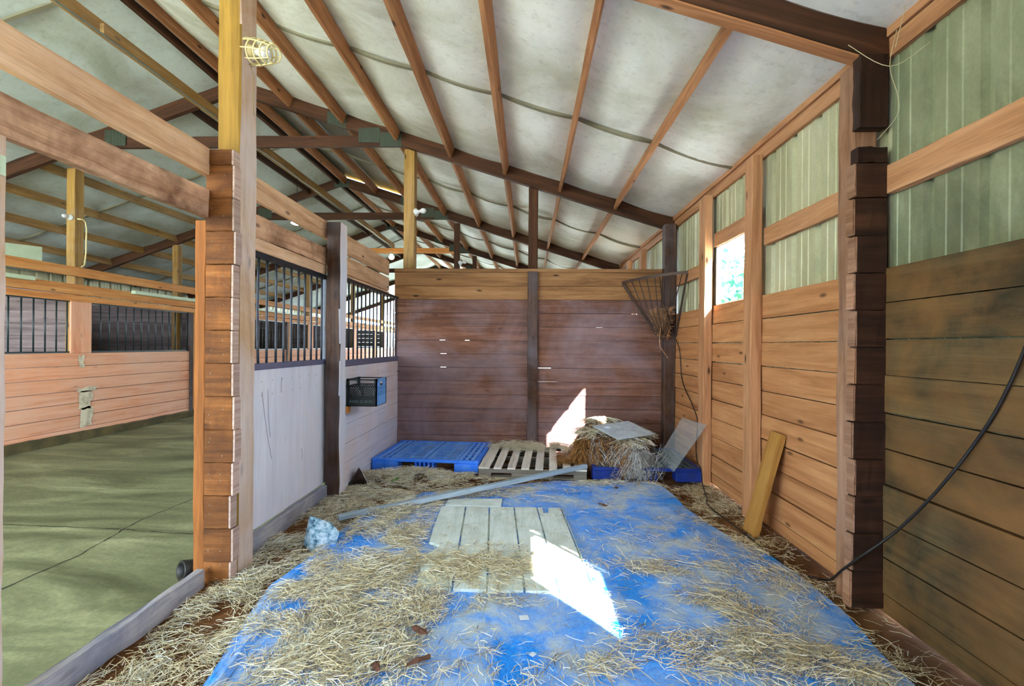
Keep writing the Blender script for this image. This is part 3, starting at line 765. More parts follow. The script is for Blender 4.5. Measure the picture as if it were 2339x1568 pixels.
for nm, z0, z1, mt, lb in (('aisle_header', 2.05, 2.135, 'orange', 'narrow header plank over the barred panels across the aisle'), ('aisle_track_plank', 2.15, 2.30, 'orange', 'orange plank above the header across the aisle'), ('aisle_top_plank', 2.42, 2.555, 'orange', 'topmost long plank across the aisle')):
    a = MB(); a.rough((OX+.0, 1, (z0+z1)/2), (OX+.0, 25.8, (z0+z1)/2), .04, z1-z0, n=60, amp=.003, sd=int(z0*50)); solo(nm, a, M[mt], lb, 'plank')
def grille(y0, y1, lb, sp=.155):
    g = thing('stall_grille', (OX, (y0+y1)/2, 1.28), lb, 'grille', 'barred panels across the aisle')
    a = MB(); a.box(OX-.04, OX-.01, y0, y1, 1.285, 1.305, 'y', r=.5); a.box(OX-.04, OX-.01, y0, y1, 2.03, 2.049, 'y', r=.5); part('frame', a, M['barfar'], g)
    n = int((y1-y0)/sp)
    for i in range(n+1):
        y = y0+.03+(y1-y0-.06)*i/n
        a = MB(); a.tube([(OX-.025, y, 1.3), (OX-.025, y, 2.035)], .0095, 6); part('bar', a, M['barfar'], g)
ob = ['opposite the doorway', 'second stall along', 'third stall along', 'fourth stall along', 'fifth stall along']
for k in range(5):
    yb = 6.94+3.84*k
    post(OX-.15, OX+.0-.022, yb, yb+.16, -.03, zt(OX)-.18, M['pine'], 'yellow post rising over the aisle wall, '+ob[k], 200+k, .003)
    a = MB(); a.box(OX-.02, OX+.01, yb-.07, yb+.26, 1.28, 2.05, 'z'); solo('stile_board', a, M['salmon'], 'wide salmon upright board between barred panels, '+ob[k], 'board', 'wide upright boards across the aisle')
    grille(yb+.26, yb+2.42, 'wide black barred panel across the aisle, '+ob[k])
    grille(yb-1.09, yb-.07, 'narrow black barred panel across the aisle, '+ob[k])
    a = MB(); a.box(OX-.04, OX+.02, yb+2.42, yb+2.50, -.03, 2.05, 'z'); solo('dark_stile', a, M['dkpost'], 'dark upright at the end of the barred panel, '+ob[k], 'stile', 'uprights across the aisle')
    a = MB(); a.box(OX-.04, OX+.015, yb+2.52, yb+2.68, -.03, 2.05, 'z'); solo('door_stile', a, M['orange'], 'orange upright beside the barred panel, '+ob[k], 'stile', 'uprights across the aisle')
    a = MB(); a.box(OX+.02, OX+.10, yb+.98, yb+2.95, 2.262, 2.32, 'y'); solo('door_track_cover', a, M['mint'], 'pale mint track cover strip across the aisle, '+ob[k], 'track cover', 'track covers across the aisle', .004)
a = MB(); a.box(OX+.02, OX+.10, 4.3, 6.27, 2.265, 2.32, 'y'); solo('door_track_cover', a, M['mint'], 'pale mint track cover strip at the left edge by the jamb post', 'track cover', 'track covers across the aisle', .004)
# outer wall and partitions behind the bars
mb = MB(); boards_x(mb, LX-.04, LX, -1, 26, 0, 2.0, .19, seed=88)
wo = struct('wall_outer', mb, M['dimwood'], 'dim board outer wall behind the barred stalls')
mb = MB(); cur = -1
for a0, b0 in ((4.6, 5.5), (8.2, 9.1), (15.9, 16.8), (19.8, 20.6)):
    siding(mb, LX-.05, cur, a0, 0, 3.0, -1); siding(mb, LX-.05, a0, b0, 0, 2.0, -1); siding(mb, LX-.05, a0, b0, 2.55, 3.0, -1); cur = b0
siding(mb, LX-.05, cur, 26, 0, 3.0, -1)
part('siding', mb, M['siding'], wo)
mb = MB()
for k in range(5):
    y = 7.0+3.84*k; rd = random.Random(k); z = 2.3
    while z > 0:
        mb.box(LX+.02, OX-.17, y, y+.04, z-.19, z-.004, 'x'); z -= .19
struct('wall_partition', mb, M['dimwood'], 'dim board partitions between the stalls across the aisle')
post(-7.9, -7.77, 10.44, 10.58, 0, zt(-7.83)-.2, M['pine'], 'thin post standing inside the stalls across the aisle', 230, .003)
a = MB(); a.hexa([(x_, y_, z_) for y_, hh in ((5.3, 2.66), (6.43, 2.75)) for x_ in (-6.738, -6.702) for z_ in (2.557, hh)], 1.1, .03, .18); solo('signboard', a, M['mint'], 'pale blank panel lying on the planks across the aisle', 'panel')
a = MB(); a.tube([(-6.69, 6.93, 3.27), (-6.66, 6.98, 3.275), (-6.66, 7.03, 3.25), (-6.66, 7.05, 3.15), (-6.665, 7.05, 2.8), (-6.67, 7.03, 2.6), (-6.68, 6.99, 2.565)], .01, 8)
solo('cord', a, M['ivory'], 'ivory cord hanging down the yellow post across the aisle', 'cord')
t = thing('wall_lamp', (-6.72, 6.9, 3.27), 'small bulb on the yellow post across the aisle', 'lamp')
a = MB(); a.lathe([(0, 0), (0, .045), (.02, .045), (.05, .025), (.06, 0)], (-6.79, 6.938, 3.29), (0, -1, 0), 12); part('socket', a, M['white'], t)
a = MB(); a.lathe([(.055, .0), (.06, .018), (.09, .034), (.12, .03), (.14, .012), (.145, 0)], (-6.79, 6.938, 3.29), (0, -1, 0), 12); part('bulb', a, M['bulb'], t)

# ------------------------------------------------------------------ lamps
t = thing('caged_lamp', (-1.765, 2.98, 3.27), 'ivory caged lamp on the side of the yellow post', 'lamp')
o = Vector((-1.777, 2.985, 3.285)); ax = Vector((1, -.36, -.30)).normalized()
a = MB(); a.lathe([(0, 0), (0, .05), (.012, .05), (.03, .036), (.055, .034), (.06, .0)], o, ax, 16); part('base', a, M['ivory'], t)
a = MB(); a.lathe([(.055, 0), (.06, .016), (.09, .02), (.12, .032), (.15, .035), (.175, .028), (.19, .012), (.193, 0)], o, ax, 16); part('bulb', a, M['bulb'], t, label='white frosted bulb')
cg = MB(); e1 = ax.orthogonal().normalized(); e2 = ax.cross(e1); prof = [(.012, .074), (.075, .076), (.13, .07), (.175, .062), (.225, .05)]
for dd, R in prof:
    cg.tube([o+ax*dd+e1*math.cos(2*PI*k/20)*R+e2*math.sin(2*PI*k/20)*R for k in range(21)], .0048 if dd > .03 else .007, 6, cap=False)
for k in range(8):
    an = 2*PI*k/8+.2; cg.tube([o+ax*dd+e1*math.cos(an)*R+e2*math.sin(an)*R for dd, R in prof], .0042, 6)
part('cage', cg, M['ivory'], t, label='ivory plastic guard cage')
a = MB(); q = o+Vector((.005, .02, -.075)); a.tube([q, q+Vector((-.0, .03, -.05)), q+Vector((0, .04, -.3))], .003, 6); part('cord', a, M['ivory'], t)
for nm, lb, o, ax, s in (('lampholder', 'white porcelain bulb holder on the post behind the back wall', (-1.585, 6.70, 3.30), (1, -.25, .1), 1.0), ('lampholder', 'white bulb holder on the dark post farther back', (-1.50, 10.5, 3.24), (1, -.3, .15), 1.1)):
    t = thing(nm, o, lb, 'lamp'); o = Vector(o)
    a = MB(); a.lathe([(0, 0), (0, .062*s), (.008, .062*s), (.02, .05*s), (.045, .024*s), (.06, .022*s), (.062, 0)], o, ax, 16); part('base', a, M['white'], t)
    a = MB(); a.lathe([(.055, .016*s), (.075, .018*s), (.10, .033*s), (.13, .036*s), (.155, .022*s), (.162, 0)], o, ax, 16); part('bulb', a, M['bulb'], t)
t = thing('pendant_bulb', (-4.05, 14.2, 4.25), 'small pale bulb hanging under the far end of the runner', 'lamp'); o = Vector((-4.05, 14.15, 4.17))
a = MB(); a.lathe([(0, 0), (0, .05), (.05, .05), (.06, 0)], o, (0, 0, -1), 12); part('socket', a, M['white'], t)
a = MB(); a.lathe([(.055, .03), (.09, .07), (.15, .085), (.2, .05), (.215, 0)], o, (0, 0, -1), 12); part('bulb', a, M['litwarm'], t)
t = thing('hanging_lamp', (-4.05, 8.3, 3.55), 'bright lit lamp hanging over the aisle', 'lamp'); o = Vector((-4.05, 8.3, 3.60))
a = MB(); a.tube([(-4.05, 8.3, 4.34), (-4.05, 8.3, 3.62)], .005, 6); part('cord', a, M['black'], t)
a = MB(); a.lathe([(0, .0), (.0, .04), (.03, .05), (.045, .11), (.05, .115), (.045, .10)], o, (0, 0, -1), 20); part('shade', a, M['white'], t)
a = MB(); a.lathe([(.03, .0), (.035, .09), (.06, .085), (.075, .05), (.08, 0)], o, (0, 0, -1), 20); part('diffuser', a, M['lit'], t)

# ------------------------------------------------------------------ tarp
def tl(y): return np.interp(y, [1.0, 1.97, 2.85, 3.14, 3.5, 4.13, 4.65, 5.2], [-1.22, -1.30, -1.46, -1.42, -1.42, -1.34, -1.0, -.6])
def tr(y): return np.interp(y, [1.0, 2.17, 2.5, 2.9, 3.23, 4.0, 5.0, 5.2], [1.5, 1.66, 1.69, 1.73, 1.70, 1.44, 1.39, 1.30])
def tz(x, y):
    w = .010*vnoise(x, y, 3.1, 21)+.007*vnoise(x+.4*y, y, 9, 22)+.0045*vnoise(x-.5*y, y+.3*x, 24, 23)
    return .004+w
mb = MB(); NX, NY = 150, 170
V = []
for j in range(NY+1):
    s = j/NY; row = []
    for i in range(NX+1):
        u = i/NX; y = 1.0+(4.62+.5*min(1, u*2.0)-1.0)*s
        x = tl(y)+(tr(y)-tl(y))*u+.012*math.sin(9*y)*(1-2*u); row.append((x, y, float(tz(x, y))))
    V.append(row)
for j in range(NY):
    for i in range(NX):
        b = len(mb.v); 
        mb.poly([V[j][i], V[j][i+1], V[j+1][i+1], V[j+1][i]], smooth=True)
tarp = weld(solo('tarp', mb, M['tarp'], 'crinkled blue tarp spread over the stall floor', 'tarp'))
# folded left hem
mb = MB(); prev = None
for j in range(121):
    y = 1.2+2.6*j/120; x = float(tl(y)); w = .05+.02*math.sin(3*y)
    z = float(dz(x, y))+.012
    cur = [(x-w, y-.02, z), (x-w*.4, y, z+.024), (x+w*.5, y, z+.03), (x+w, y+.02, z+.012)]
    if prev:
        for k in range(3): mb.poly([prev[k], prev[k+1], cur[k+1], cur[k]], smooth=True)
    prev = cur
part('folded_hem', mb, M['tarp'], tarp, label='folded left hem')

# ------------------------------------------------------------------ pallets
def blue_pallet(loc, rot, mat, label, slat, w=1.23, d=1.08, name='plastic_pallet'):
    t = thing(name, loc, label, 'pallet'); t.rotation_euler = (0, 0, rot); H = .145
    def P(nm, m, mm, bev=.006, lb=None):
        o = m.build(nm, mm, t, bev); 
        if lb: o['label'] = lb
    a = MB()
    fr = .045
    a.box(-w/2, w/2, 0, fr, H-.035, H, 'x', r=.5); a.box(-w/2, w/2, d-fr, d, H-.035, H, 'x', r=.5)
    a.box(-w/2, -w/2+fr, fr, d-fr, H-.035, H, 'y', r=.5); a.box(w/2-fr, w/2, fr, d-fr, H-.035, H, 'y', r=.5)
    P('deck_frame', a, mat)
    a = MB()
    cols = [(-w/2+fr, -w/2+.25, 'l'), (-w/2+.25, -.035, 'f'), (-.035, .035, 's'), (.035, w/2-.25, 'f'), (w/2-.25, w/2-fr, 'l')]
    for x0, x1, ty in cols:
        if ty == 's':
            a.box(x0, x0+.022, fr, d-fr, H-.03, H, 'y', r=.5); a.box(x1-.022, x1, fr, d-fr, H-.03, H, 'y', r=.5)
        elif ty == 'l':
            n = 3
            for k in range(n):
                xa = x0+(x1-x0)*(k+.22)/n; a.box(xa, xa+(x1-x0)/n*.56, fr, d-fr, H-.012, H-.001, 'y', r=.5)
            for k in range(1, 7): a.box(x0, x1, fr+(d-2*fr)*k/7-.007, fr+(d-2*fr)*k/7+.007, H-.014, H-.004, 'x', r=.5)
        else:
            a.box(x0, x0+.02, fr, d-fr, H-.03, H, 'y', r=.5); a.box(x1-.02, x1, fr, d-fr, H-.03, H, 'y', r=.5)
            n = 14
            for k in range(n):
                y = fr+(d-2*fr)*(k+.5)/n; a.box(x0+.02, x1-.02, y-.0145, y+.0145, H-.005, H-.001, 'x', r=.5)
            xm = (x0+x1)/2; a.box(xm-.008, xm+.008, fr, d-fr, H-.025, H-.0005, 'y', r=.5)
    P('deck_slats', a, slat, 0)
    for xa, xb in ((-w/2, -w/2+.3), (-.12, .12), (w/2-.28, w/2)):
        for ya, yb in ((0, .16), (d/2-.09, d/2+.09), (d-.16, d)):
            a = MB(); a.box(xa, xb, ya, yb, 0, H-.034, 'x', r=.5)
            if xa < 0 < xb:
                a = MB()
                for k in range(5): a.box(xa+.05*k, xa+.05*k+.022, ya, yb, 0, H-.034, 'z', r=.5)
            P('leg', a, mat, .008)
    return t
blue_pallet((-1.15, 5.40, .0), -.06, M['blue'], 'bright blue plastic pallet in the left back corner', M['slatblue'], d=1.06)
blue_pallet((1.29, 5.17, .0), .0, M['dkblue'], 'dark blue plastic pallet in the right back corner under the hay bale', M['slatgreen'], w=1.16, d=1.05)
t = thing('wooden_pallet', (.06, 5.2, 0), 'grey white wooden pallet between the two blue pallets', 'pallet'); t.rotation_euler = (0, 0, -.05)
def P(nm, m, mm, bev=.003):
    return m.build(nm, mm, t, bev)
W, Dp, H = 1.17, 1.2, .118
for y in (0.0, Dp/2-.02, Dp-.04):
    a = MB()
    zs_ = [(-W/2, W/2, .055, H-.018), (-W/2, -W/2+.14, .016, .055), (-W/2+.36, W/2-.36, .016, .055), (W/2-.14, W/2, .016, .055)]
    for x0, x1, z0, z1 in zs_: a.box(x0, x1, y, y+.04, z0, z1, 'x')
    P('stringer', a, M['greystr'])
n = 8
for k in range(n):
    wd = .085 if k not in (0, n-1) else .12
    xc = -W/2+.06+(W-.12)*k/(n-1)
    a = MB(); a.rough((xc, -.012, H-.009), (xc, Dp+.01, H-.009), wd, .017, n=8, amp=.003, sd=300+k); P('deck_board', a, M['greyslat'], 0)
for y in (.0, .5, Dp-.1):
    a = MB(); a.box(-W/2, W/2, y+.002, y+.10, 0.0, .0155, 'x'); P('bottom_board', a, M['greystr'])

# ------------------------------------------------------------------ hay bale
bx, by, bz = 1.01, 5.60, .147
t = thing('hay_bale', (bx, by, bz), 'broken brown hay bale slumped across the pallets', 'hay bale')
mb = MB(); nu, nv = 64, 30; ang = math.radians(-24)
def balept(u, v):
    th_ = 2*PI*u; c, s = math.cos(th_), math.sin(th_); e = .42
    xx = abs(c)**e*(1 if c > 0 else -1)*.385; yy = abs(s)**e*(1 if s > 0 else -1)*.33
    taper = 1.06-.25*v**2.2
    if v > .86: taper *= math.sqrt(max(0, 1-((v-.86)/.14)**2))*.75+.25 if v < .999 else 0
    nz = .05*(float(vnoise(u*14, v*6, 1, 31))-.5)+.025*(float(vnoise(u*50, v*22, 1, 32))-.5)
    xx *= taper*(1+nz*2.2); yy *= taper*(1+nz*2.2)
    X_, Y_ = bx+xx*math.cos(ang)-yy*math.sin(ang), by+xx*math.sin(ang)+yy*math.cos(ang)
    top = min(.56, .405-.059*(X_-.976)+.209*(Y_-5.18))+.045*math.exp(-((Y_-5.9)/.1)**2)
    return Vector((X_, Y_, bz+v*(top-bz)))
G = [[balept((i % nu)/nu, j/nv) for j in range(nv+1)] for i in range(nu+1)]
for i in range(nu):
    for j in range(nv): mb.poly([G[i][j], G[i+1][j], G[i+1][j+1], G[i][j+1]], r=random.random(), smooth=True)
weld(part('packed_body', mb, M['haycore'], t))

# ------------------------------------------------------------------ straw
def strands(P, A, L, Wd, pitch, curv, lift, R, droop=None):
    """ribbons: P (n,3) centres, A heading, L length, Wd width -> verts, faces, rnd"""
    n = len(P); d = np.stack([np.cos(A), np.sin(A), np.zeros(n)], 1); s = np.stack([-np.sin(A), np.cos(A), np.zeros(n)], 1)
    segs = []
    roll = rng.uniform(-.9, .9, n)
    for q in (-.5, 0.0, .5):
        c = P + d*(L*q)[:, None] + s*(curv*L*(q*q*4))[:, None]
        c[:, 2] += pitch*L*q + lift*(1-4*q*q)*.5
        if droop is not None: c[:, 2] -= droop*L*(q+.5)**2
        w = s.copy(); w = w*(np.cos(roll)*Wd/2)[:, None]; w[:, 2] += np.sin(roll)*Wd/2
        segs += [c-w, c+w]
    V = np.stack(segs, 1).reshape(-1, 3)
    b = np.arange(n)[:, None]*6
    F = np.concatenate([b+np.array([0, 1, 3, 2]), b+np.array([2, 3, 5, 4])], 1).reshape(-1, 4)
    return V, F, np.repeat(R, 2)
def straw_obj(name, V, F, R, mat, parent=None):
    me = bpy.data.meshes.new(name); me.vertices.add(len(V)); me.vertices.foreach_set('co', V.astype('f').ravel())
    me.loops.add(F.size); me.loops.foreach_set('vertex_index', F.astype('i').ravel())
    me.polygons.add(len(F)); me.polygons.foreach_set('loop_start', np.arange(0, F.size, 4, dtype='i')); me.polygons.foreach_set('loop_total', np.full(len(F), 4, 'i'))
    at = me.attributes.new('rnd', 'FLOAT', 'FACE'); at.data.foreach_set('value', R.astype('f'))
    me.update(calc_edges=True); me.materials.append(mat)
    o = bpy.data.objects.new(name, me); COL.objects.link(o)
    if parent: o.parent = parent; me.transform(Matrix.Translation(-Vector(parent.location)))
    return o
# blobs: X, Y, sx, sy, weight, tone shift
BL = [(-1.12, 2.50, .42, .34, 1.1, .05), (-1.12, 3.35, .33, .5, .9, 0), (-1.30, 4.45, .38, .42, 1.1, .1), (-1.74, 3.55, .16, .6, .9, .2), (-1.72, 2.75, .2, .12, .9, 0), (-1.66, 2.15, .28, .22, .8, .05),
      (-1.80, 2.45, .1, .5, .5, .2), (-1.22, 5.15, .5, .22, 1.3, .12), (-.34, 3.13, .3, .13, .7, .1), (-.72, 2.22, .26, .2, .75, 0), (-.35, 2.66, .25, .05, .5, 0), (.2, 2.14, .3, .07, .55, 0),
      (-.8, 2.75, .26, .2, .7, 0), (.83, 3.1, .16, .07, .6, -.1), (1.15, 2.66, .18, .14, .6, -.1), (1.05, 2.28, .24, .10, .75, 0), (1.58, 3.9, .15, .35, .35, -.2), (1.74, 4.7, .15, .35, .4, -.25),
      (1.3, 2.12, .2, .12, .7, -.05), (.88, 5.02, .4, .06, .7, .1), (.45, 2.6, .1, .08, .12, 0), (1.6, 3.2, .14, .3, .3, -.2), (.1, 4.72, .35, .05, .25, -.1), (-.3, 4.62, .2, .1, .3, -.1), (1.0, 3.6, .2, .1, .15, -.2),
      (-1.5, 4.75, .3, .25, .8, .1), (.6, 2.28, .12, .12, .25, 0), (-.25, 2.05, .25, .07, .3, 0), (1.75, 2.35, .1, .4, .2, -.2), (.45, 4.35, .3, .2, .06, -.2), (1.15, 3.1, .25, .08, .2, -.1), (-1.60, 2.42, .15, .22, -1.0, 0), (.05, 2.45, .16, .14, -.3, 0)]
def dens(x, y):
    d = np.full(x.shape, .022); t = np.zeros(x.shape)
    for X, Y, sx, sy, w, tn in BL:
        g = w*np.exp(-.5*(((x-X)/sx)**2+((y-Y)/sy)**2)); d += g; t += g*tn
    d = np.maximum(d, .012)
    cl = vnoise(x, y, 5.5, 41)*.65+vnoise(x, y, 14, 42)*.45
    return d*np.clip((cl-.28)*2.6, .04, 1.5), t
N = 330000
x = rng.uniform(-1.88, 1.93, N); y = rng.uniform(1.4, 6.5, N)
D, T = dens(x, y)
# screen area falls off with distance, so thin a little far away
keep = rng.random(N) < np.clip(D, 0, 1.25)*.80
keep &= ~((x > -.74) & (x < .42) & (y > 2.77) & (y < 4.38))     # the panel carries its own straw
keep &= ~((np.abs(x+1.46) < .13) & (np.abs(y-3.42) < .13))
keep &= ~((x > -.57) & (y > 5.15)) & ~((x > .68) & (y > 5.12)) & ~((x < -.5) & (y > 5.36)) & (x > -1.86)
x, y, D, T = x[keep], y[keep], D[keep], T[keep]; n = len(x)
base = np.where((x > tl(y)) & (x < tr(y)) & (y < 5.1), tz(x, y), np.maximum(dz(x, y), -.02))
z = base+.004+rng.random(n)**1.5*(.012+.035*np.clip(D, 0, 1))
mound = np.exp(-.5*(((x+1.22)/.4)**2+((y-5.12)/.16)**2))*.10
z += mound*rng.uniform(.5, 1, n)
flow = 2.2+2.4*(vnoise(x, y, 2.2, 51)-.5)*2
A = flow+rng.normal(0, .75, n)
L = rng.uniform(.025, .11, n)*np.where(rng.random(n) < .10, 1.7, 1)
R = np.clip(rng.beta(2.2, 1.8, n)*.9+T*.8+.06, 0, 1); R = np.where(rng.random(n) < .16, rng.uniform(0, .2, n), R)
Vv, Ff, Rr = strands(np.stack([x, y, z], 1), A, L, rng.uniform(.0014, .0032, n), rng.normal(0, .11, n), rng.normal(0, .12, n), rng.uniform(0, .012, n), R)
Vv[:, 2] = np.maximum(Vv[:, 2], np.where((Vv[:, 0] > tl(Vv[:, 1])) & (Vv[:, 0] < tr(Vv[:, 1])), tz(Vv[:, 0], Vv[:, 1]), dz(Vv[:, 0], Vv[:, 1]))+.0015)
Vv[:, 0] = np.clip(Vv[:, 0], -1.86, 1.945)
so = straw_obj('straw', Vv, Ff, Rr, M['straw']); tag(so, 'loose golden straw littered over the stall floor and tarp', 'straw', kind='stuff')
print('straw strands', n)
# straw on the white panel, on the wooden pallet
def patch(name, label, n, cx, cy, sx, sy, z, h, L0, L1, mat, tone=0, lim=None):
    x = rng.normal(cx, sx, n); y = rng.normal(cy, sy, n)
    if lim: x = np.clip(x, lim[0], lim[1]); y = np.clip(y, lim[2], lim[3])
    k = vnoise(x, y, 8, 61) > .3; x, y = x[k], y[k]; m = len(x)
    R = np.clip(rng.beta(2.2, 2, m)+tone, 0, 1)
    V, F, r_ = strands(np.stack([x, y, z+rng.random(m)**1.4*h], 1), rng.uniform(0, PI, m), rng.uniform(L0, L1, m)*.85, rng.uniform(.0014, .0032, m), rng.normal(0, .1, m), rng.normal(0, .12, m), rng.uniform(0, .01, m), R)
    V[:, 2] = np.maximum(V[:, 2], z)
    o = straw_obj(name, V, F, r_, mat); tag(o, label, 'straw', kind='stuff')
patch('straw', 'loose straw scattered on the white floor panel', 4200, -.33, 3.06, .27, .13, .031, .02, .04, .13, M['straw'], -.05, (-.72, .40, 2.79, 3.5))
patch('straw', 'thin straw bits over the top of the white floor panel', 420, -.15, 3.7, .35, .4, .031, .003, .02, .08, M['straw'], -.25, (-.6, .3, 2.85, 4.15))
patch('straw', 'pale straw heaped on the back of the wooden pallet', 6000, .15, 6.22, .30, .10, .122, .07, .05, .16, M['straw'], .1, (-.48, .62, 5.95, 6.5))
patch('straw', 'brown hay spilled between the bale and the wooden pallet', 1800, .50, 5.55, .07, .2, .122, .03, .04, .14, M['hayb'], .1, (.36, .60, 5.25, 6.0))
# bale strands: brown side, coloured for its orange light, and the drape of grey hay
def bale_coat(n, ulo, uhi, vlo, vhi, mat, name, drop, Wm):
    Vs, Fs, Rs = [], [], []; c = 0
    u = rng.uniform(ulo, uhi, n); v = rng.uniform(vlo, vhi, n)
    for i in range(n):
        p = balept(u[i] % 1, v[i]); q = Vector((p.x-bx, p.y-by, 0)).normalized()
        tang = Vector((-q.y, q.x, 0))
        L = random.uniform(.06, .17)
        top = v[i] > .84
        if top: d = (tang*random.uniform(-1, 1)+q*random.uniform(-1, 1)).normalized()
        else: d = (Vector((0, 0, -1))*random.uniform(.2, 1)*drop+tang*random.uniform(-.8, .8)+q*random.uniform(-.05, .3)).normalized()
        p0 = p+q*random.uniform(.0, .02) if not top else p+Vector((0, 0, random.uniform(.0, .008)))
        m = p0+d*L*.5+q*L*random.uniform(.0, .08); e = p0+d*L-Vector((0, 0, L*.15))
        e.z = max(e.z, .004)
        w = (tang*.6+Vector((0, 0, random.uniform(-.8, .8)))).normalized()*random.uniform(.0016, Wm)
        for a_ in (p0, m, e): Vs += [a_-w, a_+w]
        Fs += [(c, c+1, c+3, c+2), (c+2, c+3, c+5, c+4)]; c += 6; r_ = random.random(); Rs += [r_, r_]
    o = straw_obj(name, np.array([tuple(a_) for a_ in Vs]), np.array(Fs), np.array(Rs), mat, t_b); o['kind'] = 'stuff'; return o
t_b = t = [o for o in bpy.data.objects if o.name == 'hay_bale'][0]
bale_coat(3600, .42, .80, .02, .92, M['hayb'], 'brown_hay', .9, .0026)['label'] = 'brown side hay coloured as orange lit'
bale_coat(1700, .72, 1.08, .0, .9, M['haygrey'], 'draped_hay', 1.5, .0028)['label'] = 'grey white hay hanging down the front'
bale_coat(2600, 0, 1, .84, 1.0, M['straw'], 'top_hay', .3, .0024)
# loose hay hanging from the front down to the floor
n = 380; xx = rng.uniform(.92, 1.45, n); zz = rng.uniform(.04, .30, n)
V, F, r_ = strands(np.stack([xx, 5.135-rng.uniform(0, .05, n)+.1*(zz > .15), zz], 1), rng.normal(0, .3, n)+np.where(rng.random(n) < .5, 0, PI), rng.uniform(.05, .14, n), rng.uniform(.002, .0045, n), rng.normal(0, 1.4, n), rng.normal(0, .1, n), np.zeros(n), rng.random(n))
V[:, 2] = np.maximum(V[:, 2], .004)
o = straw_obj('hanging_hay', V, F, r_, M['haygrey'], t_b); o['kind'] = 'stuff'; o['label'] = 'grey hay trailing over the pallet edge'

# ------------------------------------------------------------------ acrylic sheets
def sheet(name, pts, th, mat, label, cat):
    P_ = [Vector(p) for p in pts]; nrm = (P_[1]-P_[0]).cross(P_[2]-P_[0]).normalized()*th
    a = MB(); n = len(P_); a.poly(P_); a.poly([p+nrm for p in reversed(P_)])
    for i in range(n): a.poly([P_[i], P_[i]+nrm, P_[(i+1) % n]+nrm, P_[(i+1) % n]])
    o = a.build(name, mat); tag(o, label, cat); weld(o); return o
ac = sheet('acrylic_sheet', [(.741, 5.52, .527), (.976, 5.18, .440), (1.433, 5.42, .463), (1.20, 5.76, .552)], .006, M['acrylic'], 'clear acrylic sheet lying on top of the hay bale', 'sheet')
a = MB(); pl = lambda x_, y_: (x_, y_, .441-.0565*(x_-.976)+.217*(y_-5.18)+.0075)
a.poly([pl(.865, 5.50), pl(.895, 5.455), pl(.955, 5.485), pl(.925, 5.53)]); part('sticker', a, M['paper'], ac, label='small white sticker')
sheet('acrylic_sheet', [(1.515, 5.01, .15), (1.865, 5.06, .63), (1.808, 5.66, .615), (1.60, 5.60, .30), (1.565, 5.62, .255), (1.515, 5.55, .15)], .006, M['acrylic2'], 'smoky acrylic sheet leaning from the pallet against the right wall', 'sheet')

# ------------------------------------------------------------------ leaning board, long strip, floor panel
a = MB(); a.rough((1.72, 3.755, .012), (1.925, 3.755, .785), .17, .042, up=(1, 0, -.26), n=12, amp=.004, sd=71)
solo('leaning_board', a, M['lean'], 'short thick tan board leaning against the right wall', 'board')
a = MB(); a.rough((-1.525, 3.865, .03), (.64, 5.22, .146), .055, .04, n=24, amp=.002, sd=72)
solo('wood_strip', a, M['bluestrip'], 'long weathered blue grey strip lying from the floor onto the wooden pallet', 'strip')
t = thing('siding_panel', (-.16, 3.5, .01), 'broken white grooved siding panel lying flat on the tarp', 'panel')
a = MB(); zb_, zt_ = .013, .031
def edge(s, top):  # fraction across -> point
    return (-.739+(1.055)*s, 4.19+.012*s) if top else (-.636+1.05*s, 2.772)
cuts = [0, .2, .395, .6, .79, .985, 1.0]
for k, (s0, s1) in enumerate(zip(cuts, cuts[1:])):
    g0, g1 = (0 if k == 0 else .007), .007
    A0, A1, B0, B1 = edge(s0, 1), edge(s1, 1), edge(s0, 0), edge(s1, 0)
    poly = [(B0[0]+g0, B0[1]), (B1[0]-g1, B1[1]), (A1[0]-g1, A1[1]), (A0[0]+g0, A0[1])]
    if k == 0: poly = [(B0[0], B0[1]), (B1[0]-g1, B1[1]), (A1[0]-g1, A1[1]), (A0[0], A0[1]), (-.713, 3.70), (-.691, 3.43), (-.655, 3.41), (-.601, 3.367), (-.63, 3.30), (-.677, 3.214), (-.66, 3.0)]
    if k == 4: poly = [(B0[0]+g0, B0[1]), (B1[0]-g1, B1[1]), (A1[0]-g1, A1[1]), (A0[0]+.10, A0[1]), (A0[0]+.09, A0[1]-.13), (A0[0]+.05, A0[1]-.14), (A0[0]+.045, A0[1]-.005), (A0[0]+g0, A0[1])]
    r_ = random.random(); uv = [(p[1], p[0]) for p in poly]
    a.poly([(p[0], p[1], zt_) for p in poly], uv, r_)
    m = len(poly)
    for i in range(m):
        p, q = poly[i], poly[(i+1) % m]; a.poly([(p[0], p[1], zb_), (q[0], q[1], zb_), (q[0], q[1], zt_), (p[0], p[1], zt_)], r=r_)
B = [edge(0, 0), edge(1, 0), edge(1, 1), (-.74, 4.19), (-.70, 3.43), (-.62, 3.367), (-.69, 3.214)]
a.poly([(p[0]*.995, p[1], .0135) for p in B])
part('grooved_board', a, M['panel'], t)
a = MB(); a.hexa([(x_, y_, z_) for x_, yy in ((-.713, (4.22, 4.384)), (-.222, (4.22, 4.436))) for y_ in yy for z_ in (.014, .03)], .5, .2, .016); part('broken_strip', a, M['panel'], t, .002, 'narrow broken strip at the top')

